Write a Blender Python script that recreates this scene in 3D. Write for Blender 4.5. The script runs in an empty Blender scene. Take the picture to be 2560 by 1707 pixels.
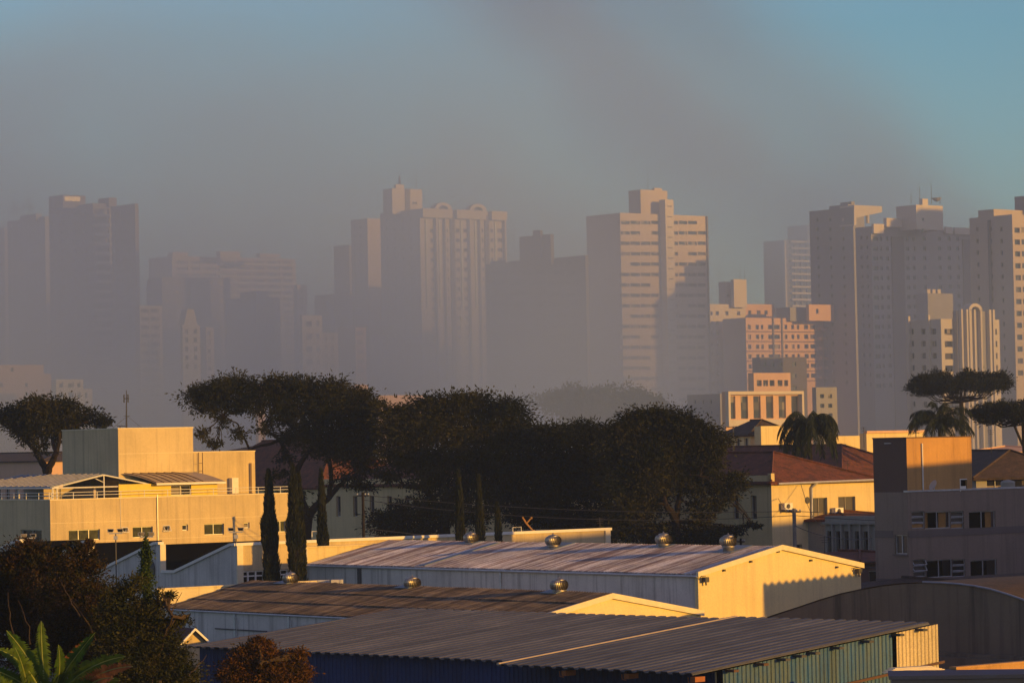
import bpy, math, random
import numpy as np
from mathutils import Vector, Matrix
R = math.radians
# ------------------------------------------------ camera, sky, sun, exposure
SC = bpy.context.scene
F = 8000.0; HOR = 1120.0; ROLL = 0.02; CZ = 14.0
PITCH = math.atan((HOR - 853.5) / F)
_r0 = Vector((1, 0, 0)); _f = Vector((0, math.cos(PITCH), math.sin(PITCH))); _u0 = Vector((0, -math.sin(PITCH), math.cos(PITCH)))
_r = math.cos(ROLL) * _r0 - math.sin(ROLL) * _u0
_u = math.sin(ROLL) * _r0 + math.cos(ROLL) * _u0
cd = bpy.data.cameras.new('camera'); cam = bpy.data.objects.new('camera', cd); SC.collection.objects.link(cam)
m = Matrix((_r, _u, -_f)).transposed().to_4x4(); m.translation = (0, 0, CZ); cam.matrix_world = m
cd.sensor_width = 36; cd.lens = F / 2560 * 36; cd.clip_start = 1; cd.clip_end = 30000
SC.camera = cam
SUN_EL, SUN_AZ = R(8.0), R(55)                      # azimuth measured from straight behind the camera towards the right
to_sun = Vector((math.sin(SUN_AZ) * math.cos(SUN_EL), -math.cos(SUN_AZ) * math.cos(SUN_EL), math.sin(SUN_EL)))
W = bpy.data.worlds.new("World"); SC.world = W; W.use_nodes = True
wn = W.node_tree; bg = wn.nodes['Background']
sky = wn.nodes.new('ShaderNodeTexSky'); sky.sky_type = 'NISHITA'; sky.sun_disc = False
sky.sun_elevation = SUN_EL; sky.sun_rotation = math.atan2(to_sun.x, to_sun.y)
sky.air_density = 1.0; sky.dust_density = 0.6; sky.ozone_density = 2.0; sky.altitude = 900
hs = wn.nodes.new('ShaderNodeMix'); hs.data_type = 'RGBA'; hs.blend_type = 'MULTIPLY'; hs.inputs[0].default_value = 1; 
tc_ = wn.nodes.new('ShaderNodeTexCoord'); sx_ = wn.nodes.new('ShaderNodeSeparateXYZ'); rp_ = wn.nodes.new('ShaderNodeValToRGB')
wn.links.new(tc_.outputs['Generated'], sx_.inputs[0]); wn.links.new(sx_.outputs[2], rp_.inputs[0])
rp_.color_ramp.elements[0].position = 0.13; rp_.color_ramp.elements[0].color = (0.64, 0.925, 1.02, 1)      # deeper blue low in the west
rp_.color_ramp.elements[1].position = 0.24; rp_.color_ramp.elements[1].color = (1.72, 1.02, 1.10, 1)
wn.links.new(rp_.outputs[0], hs.inputs[7])
wn.links.new(sky.outputs[0], hs.inputs[6]); wn.links.new(hs.outputs[2], bg.inputs[0]); bg.inputs[1].default_value = 0.105
sd = bpy.data.lights.new('sun', 'SUN'); sun = bpy.data.objects.new('sun', sd); SC.collection.objects.link(sun)
sd.energy = 4.5; sd.angle = R(0.5); sd.color = (1.0, 0.51, 0.06)
sun.rotation_euler = (-to_sun).to_track_quat('-Z', 'Y').to_euler()
vs = SC.view_settings; SC.display_settings.display_device = 'sRGB'
vs.view_transform = 'Standard'; vs.look = 'None'; vs.gamma = 1; vs.exposure = 0.32; vs.use_curve_mapping = False
SC.cycles.volume_bounces = 2; SC.cycles.max_bounces = 5; SC.cycles.transparent_max_bounces = 12
SC.cycles.volume_step_rate = 1.0; SC.cycles.volume_max_steps = 48
SC.cycles.use_denoising = True; SC.cycles.sample_clamp_indirect = 4
col = SC.collection
rnd = random.Random(7)

# ------------------------------------------------ pixel geometry: a photo pixel and a distance give a point in the world
def ray(u, v):
    return _f + _r * ((u - 1280) / F) + _u * ((853.5 - v) / F)
def P(u, v, d):
    q = ray(u, v); return Vector((0, 0, CZ)) + q * (d / q.y)
def px(p):
    q = Vector(p) - Vector((0, 0, CZ)); w = q.dot(_f)
    return 1280 + q.dot(_r) / w * F, 853.5 - q.dot(_u) / w * F
class Fr:
    """a vertical plane: origin, direction along it (degrees right of straight ahead), outward side"""
    def __init__(s, o, ang, side=1):
        s.o = Vector((o[0], o[1], 0)); a = R(ang); s.ang = ang
        s.a = Vector((math.sin(a), math.cos(a), 0)); s.n = Vector((math.cos(a), -math.sin(a), 0)) * side
    def hit(s, u, v):
        q = ray(u, v); c = Vector((0, 0, CZ)); t = (s.o - c).dot(s.n) / q.dot(s.n); p = c + q * t
        return (p - s.o).dot(s.a), p.z
    def pt(s, k, z, n=0.0):
        p = s.o + s.a * k + s.n * n; return Vector((p.x, p.y, z))
    def shift(s, k=0, n=0):
        f = Fr(s.o + s.a * k + s.n * n, s.ang); f.n = s.n; return f

# ------------------------------------------------ materials
def nodes(name):
    m = bpy.data.materials.new(name); m.use_nodes = True; nt = m.node_tree
    return m, nt, nt.nodes['Principled BSDF']
def ramp(nt, fac, pts):
    r = nt.nodes.new('ShaderNodeValToRGB'); e = r.color_ramp.elements
    while len(e) < len(pts): e.new(0.5)
    for k, (p, c) in enumerate(pts):
        e[k].position = p; e[k].color = (c, c, c, 1) if not isinstance(c, tuple) else (*c, 1)
    nt.links.new(fac, r.inputs[0]); return r.outputs[0]
def noise(nt, vec, scale, detail=4, rough=0.6):
    n = nt.nodes.new('ShaderNodeTexNoise'); n.inputs['Scale'].default_value = scale
    n.inputs['Detail'].default_value = detail; n.inputs['Roughness'].default_value = rough
    nt.links.new(vec, n.inputs['Vector']); return n.outputs[0]
def mapping(nt, scale):
    g = nt.nodes.new('ShaderNodeNewGeometry'); mp = nt.nodes.new('ShaderNodeMapping')
    mp.inputs['Scale'].default_value = scale; nt.links.new(g.outputs['Position'], mp.inputs[0]); return mp.outputs[0]
def mix(nt, fac, a, b, mode='MIX'):
    x = nt.nodes.new('ShaderNodeMix'); x.data_type = 'RGBA'; x.blend_type = mode
    for s, val in ((0, fac), (6, a), (7, b)):
        if hasattr(val, 'links') or hasattr(val, 'is_linked'): nt.links.new(val, x.inputs[s])
        elif s == 0: x.inputs[0].default_value = val
        else: x.inputs[s].default_value = (*val, 1)
    return x.outputs[2]
def wall_mat(name, c, stain=0.5, dirt=(0.10, 0.085, 0.07), rough=0.85, bump=0.02, streak=1.0):
    """painted plaster: broad blotches, thin rain streaks running down, fine grain"""
    m, nt, b = nodes(name)
    big = noise(nt, mapping(nt, (0.5, 0.5, 0.5)), 0.8, 5)
    st = noise(nt, mapping(nt, (2.4, 2.4, 0.10)), 1.0 * streak, 6, 0.7)
    fine = noise(nt, mapping(nt, (1, 1, 1)), 9.0, 5, 0.7)
    f1 = ramp(nt, big, [(0.30, 0.0), (0.75, 1.0)])
    f2 = ramp(nt, st, [(0.50, 0.0), (0.78, 1.0)])
    c1 = mix(nt, f1, tuple(x * (1 - 0.16 * stain) for x in c), tuple(min(1, x * (1 + 0.06 * stain)) for x in c))
    mul = nt.nodes.new('ShaderNodeMath'); mul.operation = 'MULTIPLY'; mul.inputs[1].default_value = 0.75 * stain
    nt.links.new(f2, mul.inputs[0])
    c2 = mix(nt, mul.outputs[0], c1, dirt)
    f3 = ramp(nt, fine, [(0.3, 0.86), (0.7, 1.0)])
    c3 = mix(nt, 1.0, c2, f3, 'MULTIPLY')
    nt.links.new(c3, b.inputs['Base Color']); b.inputs['Roughness'].default_value = rough
    if bump:
        bp = nt.nodes.new('ShaderNodeBump'); bp.inputs['Strength'].default_value = 0.5; bp.inputs['Distance'].default_value = bump
        nt.links.new(fine, bp.inputs['Height']); nt.links.new(bp.outputs[0], b.inputs['Normal'])
    return m
def plain(name, c, rough=0.6, metal=0.0, var=0.15, scale=3.0, spec=0.5):
    m, nt, b = nodes(name); b.inputs['Specular IOR Level'].default_value = spec
    n = noise(nt, mapping(nt, (1, 1, 1)), scale, 4)
    f = ramp(nt, n, [(0.3, 0.0), (0.7, 1.0)])
    nt.links.new(mix(nt, f, tuple(x * (1 - var) for x in c), tuple(min(1, x * (1 + var)) for x in c)), b.inputs['Base Color'])
    b.inputs['Roughness'].default_value = rough; b.inputs['Metallic'].default_value = metal
    return m
def pane_mat(name, base=(0.035, 0.038, 0.045)):
    """glass that differs from window to window: bare, half drawn blind, pale curtain"""
    m, nt, b = nodes(name); g = nt.nodes.new('ShaderNodeNewGeometry'); vm = nt.nodes.new('ShaderNodeVectorMath'); vm.operation = 'SNAP'; vm.inputs[1].default_value = (1.3, 1.3, 1.45)
    wn_ = nt.nodes.new('ShaderNodeTexWhiteNoise'); nt.links.new(g.outputs['Position'], vm.inputs[0]); nt.links.new(vm.outputs[0], wn_.inputs['Vector'])
    d = base; r = ramp(nt, wn_.outputs[0], [(0.0, d), (0.55, tuple(x * 1.6 for x in d)), (0.70, (0.10, 0.09, 0.08)), (0.88, (0.26, 0.22, 0.17))])
    r.node.color_ramp.interpolation = 'CONSTANT'; nt.links.new(r, b.inputs['Base Color']); b.inputs['Roughness'].default_value = 0.15; return m
def leaf_mat(name, c1, c2, sc=0.35, trans=0.25):
    m, nt, b = nodes(name)
    n = noise(nt, mapping(nt, (1, 1, 1)), sc, 3); n2 = noise(nt, mapping(nt, (1, 1, 1)), 4.0, 2)
    f = ramp(nt, n, [(0.38, 0.0), (0.62, 1.0)]); cc = mix(nt, f, c1, c2)
    f2 = ramp(nt, n2, [(0.3, 0.6), (0.7, 1.3)])
    cc = mix(nt, 1.0, cc, f2, 'MULTIPLY')
    nt.links.new(cc, b.inputs['Base Color']); b.inputs['Roughness'].default_value = 0.75
    b.inputs['Specular IOR Level'].default_value = 0.2
    tr = nt.nodes.new('ShaderNodeBsdfTranslucent'); nt.links.new(cc, tr.inputs[0])
    ms = nt.nodes.new('ShaderNodeMixShader'); ms.inputs[0].default_value = trans
    out = nt.nodes['Material Output']
    nt.links.new(b.outputs[0], ms.inputs[1]); nt.links.new(tr.outputs[0], ms.inputs[2]); nt.links.new(ms.outputs[0], out.inputs[0])
    return m
def tile_mat(name, c, dark):
    """clay tiles: rows across the slope, mottled"""
    m, nt, b = nodes(name)
    n = noise(nt, mapping(nt, (1, 1, 1)), 1.2, 5, 0.7); n2 = noise(nt, mapping(nt, (1, 1, 1)), 7, 3, 0.7)
    f = ramp(nt, n, [(0.35, 0.0), (0.68, 1.0)]); cc = mix(nt, f, dark, c)
    f2 = ramp(nt, n2, [(0.35, 0.55), (0.65, 1.25)]); cc = mix(nt, 1.0, cc, f2, 'MULTIPLY')
    w = nt.nodes.new('ShaderNodeTexWave'); w.bands_direction = 'Z'; w.inputs['Scale'].default_value = 2.6; w.inputs['Distortion'].default_value = 0.6
    w.wave_profile = 'SAW'
    nt.links.new(mapping(nt, (1, 1, 1)), w.inputs[0])
    bp = nt.nodes.new('ShaderNodeBump'); bp.inputs['Strength'].default_value = 0.8; bp.inputs['Distance'].default_value = 0.06
    nt.links.new(w.outputs[1], bp.inputs['Height']); nt.links.new(bp.outputs[0], b.inputs['Normal'])
    nt.links.new(cc, b.inputs['Base Color']); b.inputs['Roughness'].default_value = 0.9
    return m
M = dict(
    cream=wall_mat('cream_plaster', (0.67, 0.53, 0.30), 1.15, (0.34, 0.26, 0.16)),
    white=wall_mat('white_plaster', (0.70, 0.67, 0.64), 1.25, (0.16, 0.15, 0.15)),
    gable=wall_mat('gable_plaster', (0.83, 0.67, 0.35), 0.6, (0.42, 0.33, 0.20)),
    trim=plain('cream_trim', (0.74, 0.64, 0.44), 0.7, var=0.08),
    wtrim=plain('white_trim', (0.75, 0.73, 0.68), 0.6, var=0.05),
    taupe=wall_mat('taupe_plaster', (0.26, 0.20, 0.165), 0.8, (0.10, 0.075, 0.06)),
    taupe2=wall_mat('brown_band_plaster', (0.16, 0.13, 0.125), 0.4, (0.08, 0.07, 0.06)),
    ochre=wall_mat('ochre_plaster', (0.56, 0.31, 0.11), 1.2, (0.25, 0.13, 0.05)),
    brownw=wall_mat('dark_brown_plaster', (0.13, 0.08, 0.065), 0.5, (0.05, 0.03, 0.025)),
    conc=wall_mat('stained_concrete', (0.19, 0.15, 0.115), 1.3, (0.02, 0.02, 0.022), streak=0.6),
    sage=wall_mat('sage_plaster', (0.38, 0.36, 0.31), 0.8, (0.16, 0.16, 0.14)),
    housec=wall_mat('house_cream', (0.74, 0.60, 0.32), 0.8, (0.35, 0.28, 0.14)),
    tw_warm=wall_mat('tower_plaster_warm', (0.52, 0.43, 0.36), 0.4, (0.3, 0.24, 0.2), bump=0),
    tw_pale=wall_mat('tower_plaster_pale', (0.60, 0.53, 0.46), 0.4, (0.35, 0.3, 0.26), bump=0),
    tw_grey=wall_mat('tower_concrete', (0.30, 0.29, 0.30), 0.5, (0.15, 0.14, 0.14), bump=0),
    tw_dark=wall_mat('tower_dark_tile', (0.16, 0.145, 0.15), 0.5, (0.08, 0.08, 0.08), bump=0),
    tw_pink=wall_mat('tower_pink_plaster', (0.66, 0.42, 0.28), 0.4, (0.3, 0.2, 0.15), bump=0),
    paneg=pane_mat('tower_glass'), pane=pane_mat('window_glass', (0.012, 0.013, 0.015)),
    dark=plain('dark_interior', (0.003, 0.003, 0.0035), 1.0, spec=0.0),
    steel=plain('galvanised_steel', (0.44, 0.40, 0.35), 0.5, 1.0, var=0.45, scale=8),
    alu=plain('aluminium_frame', (0.50, 0.50, 0.52), 0.4, 0.3),
    rust=plain('rusty_iron', (0.10, 0.05, 0.03), 0.8),
    iron=plain('dark_iron', (0.05, 0.05, 0.055), 0.6),
    bark=plain('bark', (0.022, 0.017, 0.013), 0.95, var=0.4, spec=.1),
    twig=plain('pale_twig', (0.06, 0.042, 0.028), 0.95, var=0.3, spec=.1),
    tile=tile_mat('clay_tiles', (0.21, 0.062, 0.030), (0.075, 0.028, 0.018)),
    tiled=tile_mat('dark_clay_tiles', (0.09, 0.055, 0.04), (0.035, 0.025, 0.02)),
    leaf=leaf_mat('tree_leaves', (0.008, 0.014, 0.005), (0.046, 0.044, 0.012)),
    leafd=leaf_mat('dark_leaves', (0.008, 0.013, 0.006), (0.017, 0.022, 0.009)),
    cyp=leaf_mat('cypress_leaves', (0.016, 0.024, 0.010), (0.035, 0.036, 0.012), 0.8),
    palm=leaf_mat('palm_leaves', (0.020, 0.034, 0.018), (0.040, 0.050, 0.022), 0.8),
)

# ------------------------------------------------ mesh builder
class MB:
    def __init__(s): s.v = []; s.f = []; s.smooth = False
    def quad(s, *p):
        i = len(s.v); s.v += [tuple(x) for x in p]; s.f.append(tuple(range(i, i + len(p))))
    def box8(s, q):
        i = len(s.v); s.v += [tuple(x) for x in q]
        s.f += [tuple(i + k for k in t) for t in ((0, 3, 2, 1), (4, 5, 6, 7), (0, 1, 5, 4), (1, 2, 6, 5), (2, 3, 7, 6), (3, 0, 4, 7))]
    def box(s, fr, k0, k1, z0, z1, n0, n1):
        s.box8([fr.pt(k0, z0, n0), fr.pt(k1, z0, n0), fr.pt(k1, z0, n1), fr.pt(k0, z0, n1),
                fr.pt(k0, z1, n0), fr.pt(k1, z1, n0), fr.pt(k1, z1, n1), fr.pt(k0, z1, n1)])
    def prism(s, fr, prof, n0, n1):
        """outline (k,z) in the plane, extruded from n0 to n1"""
        a = [fr.pt(k, z, n0) for k, z in prof]; b = [fr.pt(k, z, n1) for k, z in prof]; n = len(prof)
        i = len(s.v); s.v += [tuple(x) for x in a + b]
        s.f.append(tuple(range(i, i + n))); s.f.append(tuple(range(i + 2 * n - 1, i + n - 1, -1)))
        for k in range(n): s.f.append((i + k, i + (k + 1) % n, i + n + (k + 1) % n, i + n + k))
    def tube(s, pts, rad, n=6, cap=True):
        pts = [Vector(p) for p in pts]; i0 = len(s.v)
        if not hasattr(rad, '__len__'): rad = [rad] * len(pts)
        ref = None
        for k, p in enumerate(pts):
            t = (pts[min(k + 1, len(pts) - 1)] - pts[max(k - 1, 0)]).normalized()
            if ref is None: ref = Vector((0, 0, 1)) if abs(t.z) < 0.9 else Vector((1, 0, 0))
            x = t.cross(ref).normalized(); y = t.cross(x).normalized(); ref = -y if False else ref
            for j in range(n):
                a = 2 * math.pi * j / n; s.v.append(tuple(p + (x * math.cos(a) + y * math.sin(a)) * rad[k]))
        for k in range(len(pts) - 1):
            for j in range(n):
                a = i0 + k * n + j; b = i0 + k * n + (j + 1) % n; s.f.append((a, b, b + n, a + n))
        if cap:
            s.f.append(tuple(i0 + j for j in range(n))[::-1]); e = i0 + (len(pts) - 1) * n; s.f.append(tuple(e + j for j in range(n)))
    def lathe(s, c, prof, n=24, flute=0.0):
        i0 = len(s.v)
        for (r, z) in prof:
            for j in range(n):
                a = 2 * math.pi * j / n; rr = r * (1 + (flute if j % 2 else -flute))
                s.v.append((c[0] + rr * math.cos(a), c[1] + rr * math.sin(a), c[2] + z))
        for k in range(len(prof) - 1):
            for j in range(n):
                a = i0 + k * n + j; b = i0 + k * n + (j + 1) % n; s.f.append((a, b, b + n, a + n))
        s.f.append(tuple(range(i0, i0 + n))[::-1]); e = i0 + (len(prof) - 1) * n; s.f.append(tuple(range(e, e + n)))
    def facade(s, fr, k0, k1, z0, z1, rects, depth=0.25):
        """a wall face with real openings: cells of a grid, leaving the openings out, and the reveals behind them"""
        rc = [(max(a, k0), min(b, k1), max(c, z0), min(d, z1)) for a, b, c, d in rects]
        rc = [r for r in rc if r[1] - r[0] > 0.02 and r[3] - r[2] > 0.02]
        ks = sorted({k0, k1, *[round(r[0], 3) for r in rc], *[round(r[1], 3) for r in rc]})
        zs = sorted({z0, z1, *[round(r[2], 3) for r in rc], *[round(r[3], 3) for r in rc]})
        for zi in range(len(zs) - 1):
            zc = (zs[zi] + zs[zi + 1]) / 2; run = None
            row = [r for r in rc if r[2] < zc < r[3]]
            for ki in range(len(ks) - 1):
                kc = (ks[ki] + ks[ki + 1]) / 2
                solid = not any(r[0] < kc < r[1] for r in row)
                if solid and run is None: run = ks[ki]
                if run is not None and (not solid or ki == len(ks) - 2):
                    e = ks[ki] if not solid else ks[ki + 1]
                    if e > run: s.quad(fr.pt(run, zs[zi]), fr.pt(e, zs[zi]), fr.pt(e, zs[zi + 1]), fr.pt(run, zs[zi + 1]))
                    run = None
        for a, b, c, d in rc:
            q = [(a, c), (b, c), (b, d), (a, d)]
            for i in range(4):
                (p0, q0), (p1, q1) = q[i], q[(i + 1) % 4]
                s.quad(fr.pt(p0, q0), fr.pt(p1, q1), fr.pt(p1, q1, -depth), fr.pt(p0, q0, -depth))
    def build(s, name, mat, parent=None, smooth=False, label=None):
        me = bpy.data.meshes.new(name); o = bpy.data.objects.new(name, me); col.objects.link(o)
        off = Vector((0, 0, 0)); q = parent
        while q is not None: off += q.location; q = q.parent
        v = np.array(s.v, dtype=np.float32) - np.array(off, dtype=np.float32)
        me.from_pydata([tuple(x) for x in v.tolist()], [], s.f); me.materials.append(mat)
        if smooth: me.polygons.foreach_set('use_smooth', [True] * len(me.polygons))
        if parent: o.parent = parent
        if label: o['label'] = label
        return o
def thing(name, label, cat, loc, group=None):
    o = bpy.data.objects.new(name, None); col.objects.link(o); o.location = loc; o.empty_display_size = 0.2
    o['label'] = label; o['category'] = cat
    if group: o['group'] = group
    return o
def tag(o, label, cat, group=None):
    o['label'] = label; o['category'] = cat
    if group: o['group'] = group
    return o
def structure(o, kind='structure'): o['kind'] = kind; return o

# ------------------------------------------------ setting: ground, haze, fog
g = MB(); g.quad((-1490, -290, 0), (1490, -290, 0), (1490, 5990, 0), (-1490, 5990, 0))
structure(g.build('ground', plain('ground_dirt', (0.06, 0.055, 0.05), 0.95, var=0.4, scale=0.3)))
def vol(name, density, color, aniso, build=None):
    m = bpy.data.materials.new(name); m.use_nodes = True; nt = m.node_tree; nt.nodes.clear()
    out = nt.nodes.new('ShaderNodeOutputMaterial'); pv = nt.nodes.new('ShaderNodeVolumePrincipled')
    pv.inputs['Color'].default_value = (*color, 1); pv.inputs['Density'].default_value = density; pv.inputs['Anisotropy'].default_value = aniso
    nt.links.new(pv.outputs[0], out.inputs['Volume'])
    if build: build(nt, pv)
    return m
HZTOP = 128.0
hz = MB(); hz.box8([(-1500, -300, -1), (1500, -300, -1), (1500, 6000, -1), (-1500, 6000, -1), (-1500, -300, HZTOP), (1500, -300, HZTOP), (1500, 6000, HZTOP), (-1500, 6000, HZTOP)])
h = structure(hz.build('haze', vol('haze_air', 0.00022, (0.50, 0.66, 1.0), 0.1)), 'stuff')
def fog(name, box, D, color, xr, yr, zr, nscale, npts, aniso=0.1, slant=0.0, tilt=0.0):
    """a drifting bank: density eased to nothing towards every side of its box, broken up by soft noise"""
    def build(nt, pv):
        tc = nt.nodes.new('ShaderNodeTexCoord'); sp = nt.nodes.new('ShaderNodeSeparateXYZ'); nt.links.new(tc.outputs['Object'], sp.inputs[0])
        def mr(out, a, b, lo, hi):
            n = nt.nodes.new('ShaderNodeMapRange'); n.interpolation_type = 'SMOOTHSTEP'
            for i, v in zip((1, 2, 3, 4), (a, b, lo, hi)): n.inputs[i].default_value = v
            nt.links.new(out, n.inputs[0]); return n.outputs[0]
        def op(o, a, b):
            n = nt.nodes.new('ShaderNodeMath'); n.operation = o
            for i, v in ((0, a), (1, b)):
                if hasattr(v, 'is_linked'): nt.links.new(v, n.inputs[i])
                else: n.inputs[i].default_value = v
            return n.outputs[0]
        X, Y, Z = sp.outputs; cur = None
        Xs = op('ADD', X, op('MULTIPLY', Z, slant))
        nz = nt.nodes.new('ShaderNodeTexNoise'); nz.inputs['Scale'].default_value = nscale; nz.inputs['Detail'].default_value = 2
        nt.links.new(tc.outputs['Object'], nz.inputs['Vector'])
        wob = op('MULTIPLY', op('SUBTRACT', nz.outputs[0], 0.5), 2.0)
        Zs = op('ADD', Z, op('MULTIPLY', op('MAXIMUM', op('MINIMUM', X, 80.0), -160.0), tilt)) if tilt else Z
        for out, segs, amp in ((Xs, xr, 40), (Y, yr, 0), (Zs, zr, 65)):
            o_ = op('ADD', out, op('MULTIPLY', wob, float(amp))) if amp else out
            for (a, b, lo, hi) in segs:
                t = mr(o_, a, b, lo, hi); cur = t if cur is None else op('MULTIPLY', cur, t)
        cur = op('MULTIPLY', cur, mr(nz.outputs[0], npts[0], npts[1], npts[2], 1.0))
        # exact zero on the box faces
        for out, a, b in ((X, box[0], box[1]), (Y, box[2], box[3])):
            w = (b - a) * .06; cur = op('MULTIPLY', cur, mr(out, a, a + w, 0, 1)); cur = op('MULTIPLY', cur, mr(out, b - w, b, 1, 0))
        cur = op('MULTIPLY', cur, mr(Z, box[5] - 12, box[5], 1, 0))
        nt.links.new(op('MULTIPLY', cur, D), pv.inputs['Density'])
    x0, x1, y0, y1, z0, z1 = box; b = MB()
    b.box8([(x0, y0, z0), (x1, y0, z0), (x1, y1, z0), (x0, y1, z0), (x0, y0, z1), (x1, y0, z1), (x1, y1, z1), (x0, y1, z1)])
    return structure(b.build(name, vol(name, 0, color, aniso, build)), 'stuff')
FC = (0.56, 0.71, 1.0)
fog('fog_bank', (-330, 330, 570, 900, -.6, 150), 0.0200, FC, [(-8, 74, 1, 0.26)], [], [(16, 84, 1, 0.34), (84, 132, 1, 0)], 0.0135, (0.34, 0.64, 0.16), tilt=0.08)
fog('fog_bank', (-420, 260, 1010, 2000, -.6, 215), 0.0024, (0.60, 0.78, 1.0), [(40, 175, 1, 0.0)], [], [(60, 150, 1, 0.25), (150, 205, 1, 0)], 0.006, (0.30, 0.66, 0.40))
fog('fog_plume', (-260, 330, 960, 1400, 20, 300), 0.0085, (0.40, 0.60, 1.0), [(175, 245, .02, 1), (250, 292, 1, 0.0)], [], [(25, 70, 0.2, 1)], 0.010, (0.34, 0.64, 0.15), slant=1.2)
# ------------------------------------------------ buildings in the distance
GRID = 51.0
class Bld:
    """a box building by its near corner: photo columns of its left end, corner and right end, the row of its top, its distance"""
    def __init__(s, name, label, cat, ul, uc, ur, v, d, yaw=GRID, z0=0.0, group=None, vr=None):
        C = P(uc, v, d); s.C = C; s.A = Fr(C, yaw, 1); s.B = Fr(C, yaw - 90, -1); s.top = C.z; s.z0 = z0
        s.LA = max(1.0, s.A.hit(ur, v)[0]); s.LB = max(1.0, s.B.hit(ul, v)[0])
        s.root = thing(name, label, cat, (C.x, C.y, z0), group)
        s.ra = []; s.rb = []
    def shell(s, mat, top=None, parapet=0.9, inset=0.3, depth=0.25, name='wall', z0=None, roofm=None, parent=None):
        z1 = s.top if top is None else top; z0 = s.z0 if z0 is None else z0
        m = MB(); A, B, LA, LB = s.A, s.B, s.LA, s.LB
        m.facade(A, 0, LA, z0, z1, s.ra, depth); m.facade(B, 0, LB, z0, z1, s.rb, depth)
        pa = lambda a, b, z: Vector((*(s.C.xy + (A.a * a + B.a * b).xy), z))
        m.quad(pa(LA, 0, z0), pa(LA, LB, z0), pa(LA, LB, z1), pa(LA, 0, z1))
        m.quad(pa(0, LB, z0), pa(LA, LB, z0), pa(LA, LB, z1), pa(0, LB, z1))
        t = inset
        o = [(0, 0), (LA, 0), (LA, LB), (0, LB)]; i_ = [(t, t), (LA - t, t), (LA - t, LB - t), (t, LB - t)]
        for k in range(4):
            a, b, c, d = o[k], o[(k + 1) % 4], i_[(k + 1) % 4], i_[k]
            m.quad(pa(*a, z1), pa(*b, z1), pa(*c, z1), pa(*d, z1))
            m.quad(pa(*d, z1), pa(*c, z1), pa(*c, z1 - parapet), pa(*d, z1 - parapet))
        s.pa = pa
        w = m.build(name, mat, s.root)
        r = MB(); r.quad(*[pa(*q, z1 - parapet) for q in i_]); r.build('roof', roofm or M['tw_grey'], s.root)
        return w
    def panes(s, mat, depth=0.25, name='window', cap=95, which='ab', slack=0.05):
        n = 0; rest = MB(); k_ = 0
        for key, fr in (('a', s.A), ('b', s.B)):
            if key not in which: continue
            for (a, b, c, d) in (s.ra if key == 'a' else s.rb):
                L = s.LA if key == 'a' else s.LB
                if a > L or c > s.top: continue
                tgt = MB() if n < cap else rest
                tgt.box(fr, a - slack, min(b, L) + slack, c - slack, d + slack, -depth - 0.06, -depth + 0.01)
                if n < cap: tgt.build(name, mat, s.root); n += 1
                else: k_ += 1
        if k_: o = rest.build(name + 's_further_down', mat, s.root); o['kind'] = 'stuff'
    def sub(s, ul, uc, ur, v, mat, name='penthouse', zb=None, back=2.0, parapet=0.4, rects=()):
        """a block standing on the roof, set back from the corner"""
        d = s.C.y + back; C = P(uc, v, d); q = Bld.__new__(Bld)
        q.C = C; q.A = Fr(C, s.A.ang, 1); q.B = Fr(C, s.A.ang - 90, -1); q.top = C.z; q.z0 = s.top - 1.0 if zb is None else zb
        q.LA = max(0.5, q.A.hit(ur, v)[0]); q.LB = max(0.5, q.B.hit(ul, v)[0]); q.root = s.root
        q.ra = [(*sorted((q.A.hit(a, b)[0], q.A.hit(c, b)[0])), *sorted((q.A.hit(a, b)[1], q.A.hit(a, dd)[1]))) for a, b, c, dd in rects]; q.rb = []
        m = MB(); pa = lambda a, b, z: Vector((*(C.xy + (q.A.a * a + q.B.a * b).xy), z))
        m.facade(q.A, 0, q.LA, q.z0, q.top, q.ra, 0.2)
        m.quad(pa(0, 0, q.z0), pa(0, q.LB, q.z0), pa(0, q.LB, q.top), pa(0, 0, q.top))
        m.quad(pa(q.LA, 0, q.z0), pa(q.LA, q.LB, q.z0), pa(q.LA, q.LB, q.top), pa(q.LA, 0, q.top))
        m.quad(pa(0, q.LB, q.z0), pa(q.LA, q.LB, q.z0), pa(q.LA, q.LB, q.top), pa(0, q.LB, q.top))
        m.quad(pa(0, 0, q.top), pa(q.LA, 0, q.top), pa(q.LA, q.LB, q.top), pa(0, q.LB, q.top))
        m.build(name, mat, s.root)
        if q.ra: q.panes(M['pane'], 0.2, 'window', 20, 'a')
        q.pa = pa; return q
    def rowsA(s, us, v0, pitch, n, hgt, fr=None, to=None):
        """openings: column ranges in photo pixels at the top row, repeated down by pitch pixels"""
        fr = fr or s.A; out = []
        for (a, b) in us:
            ka, za = fr.hit(a, v0); kb, _ = fr.hit(b, v0); dz = pitch * s.C.y / F; hh = hgt * s.C.y / F
            for i in range(n):
                out.append((min(ka, kb), max(ka, kb), za - dz * i - hh, za - dz * i))
        out.sort(key=lambda r: (-round(r[2], 1), r[0])); (to if to is not None else s.ra).extend(out); return out
def band(b, fr, k0, k1, z, h, out, mat, name='floor_slab'):
    m = MB(); m.box(fr, k0, k1, z, z + h, 0.003, out); m.build(name, mat, b.root)
def mast(root, p, hgt, r=0.12, name='antenna', arms=0):
    m = MB(); m.tube([p, p + Vector((0, 0, hgt))], [r, r * 0.5], 5)
    for k in range(arms):
        z = hgt * (0.5 + 0.45 * k / max(1, arms)); L = 0.5 + 0.25 * ((k * 7) % 3)
        m.tube([p + Vector((-L, 0, z)), p + Vector((L, 0.2, z))], r * 0.5, 4)
    m.build(name, M['iron'], root)

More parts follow.
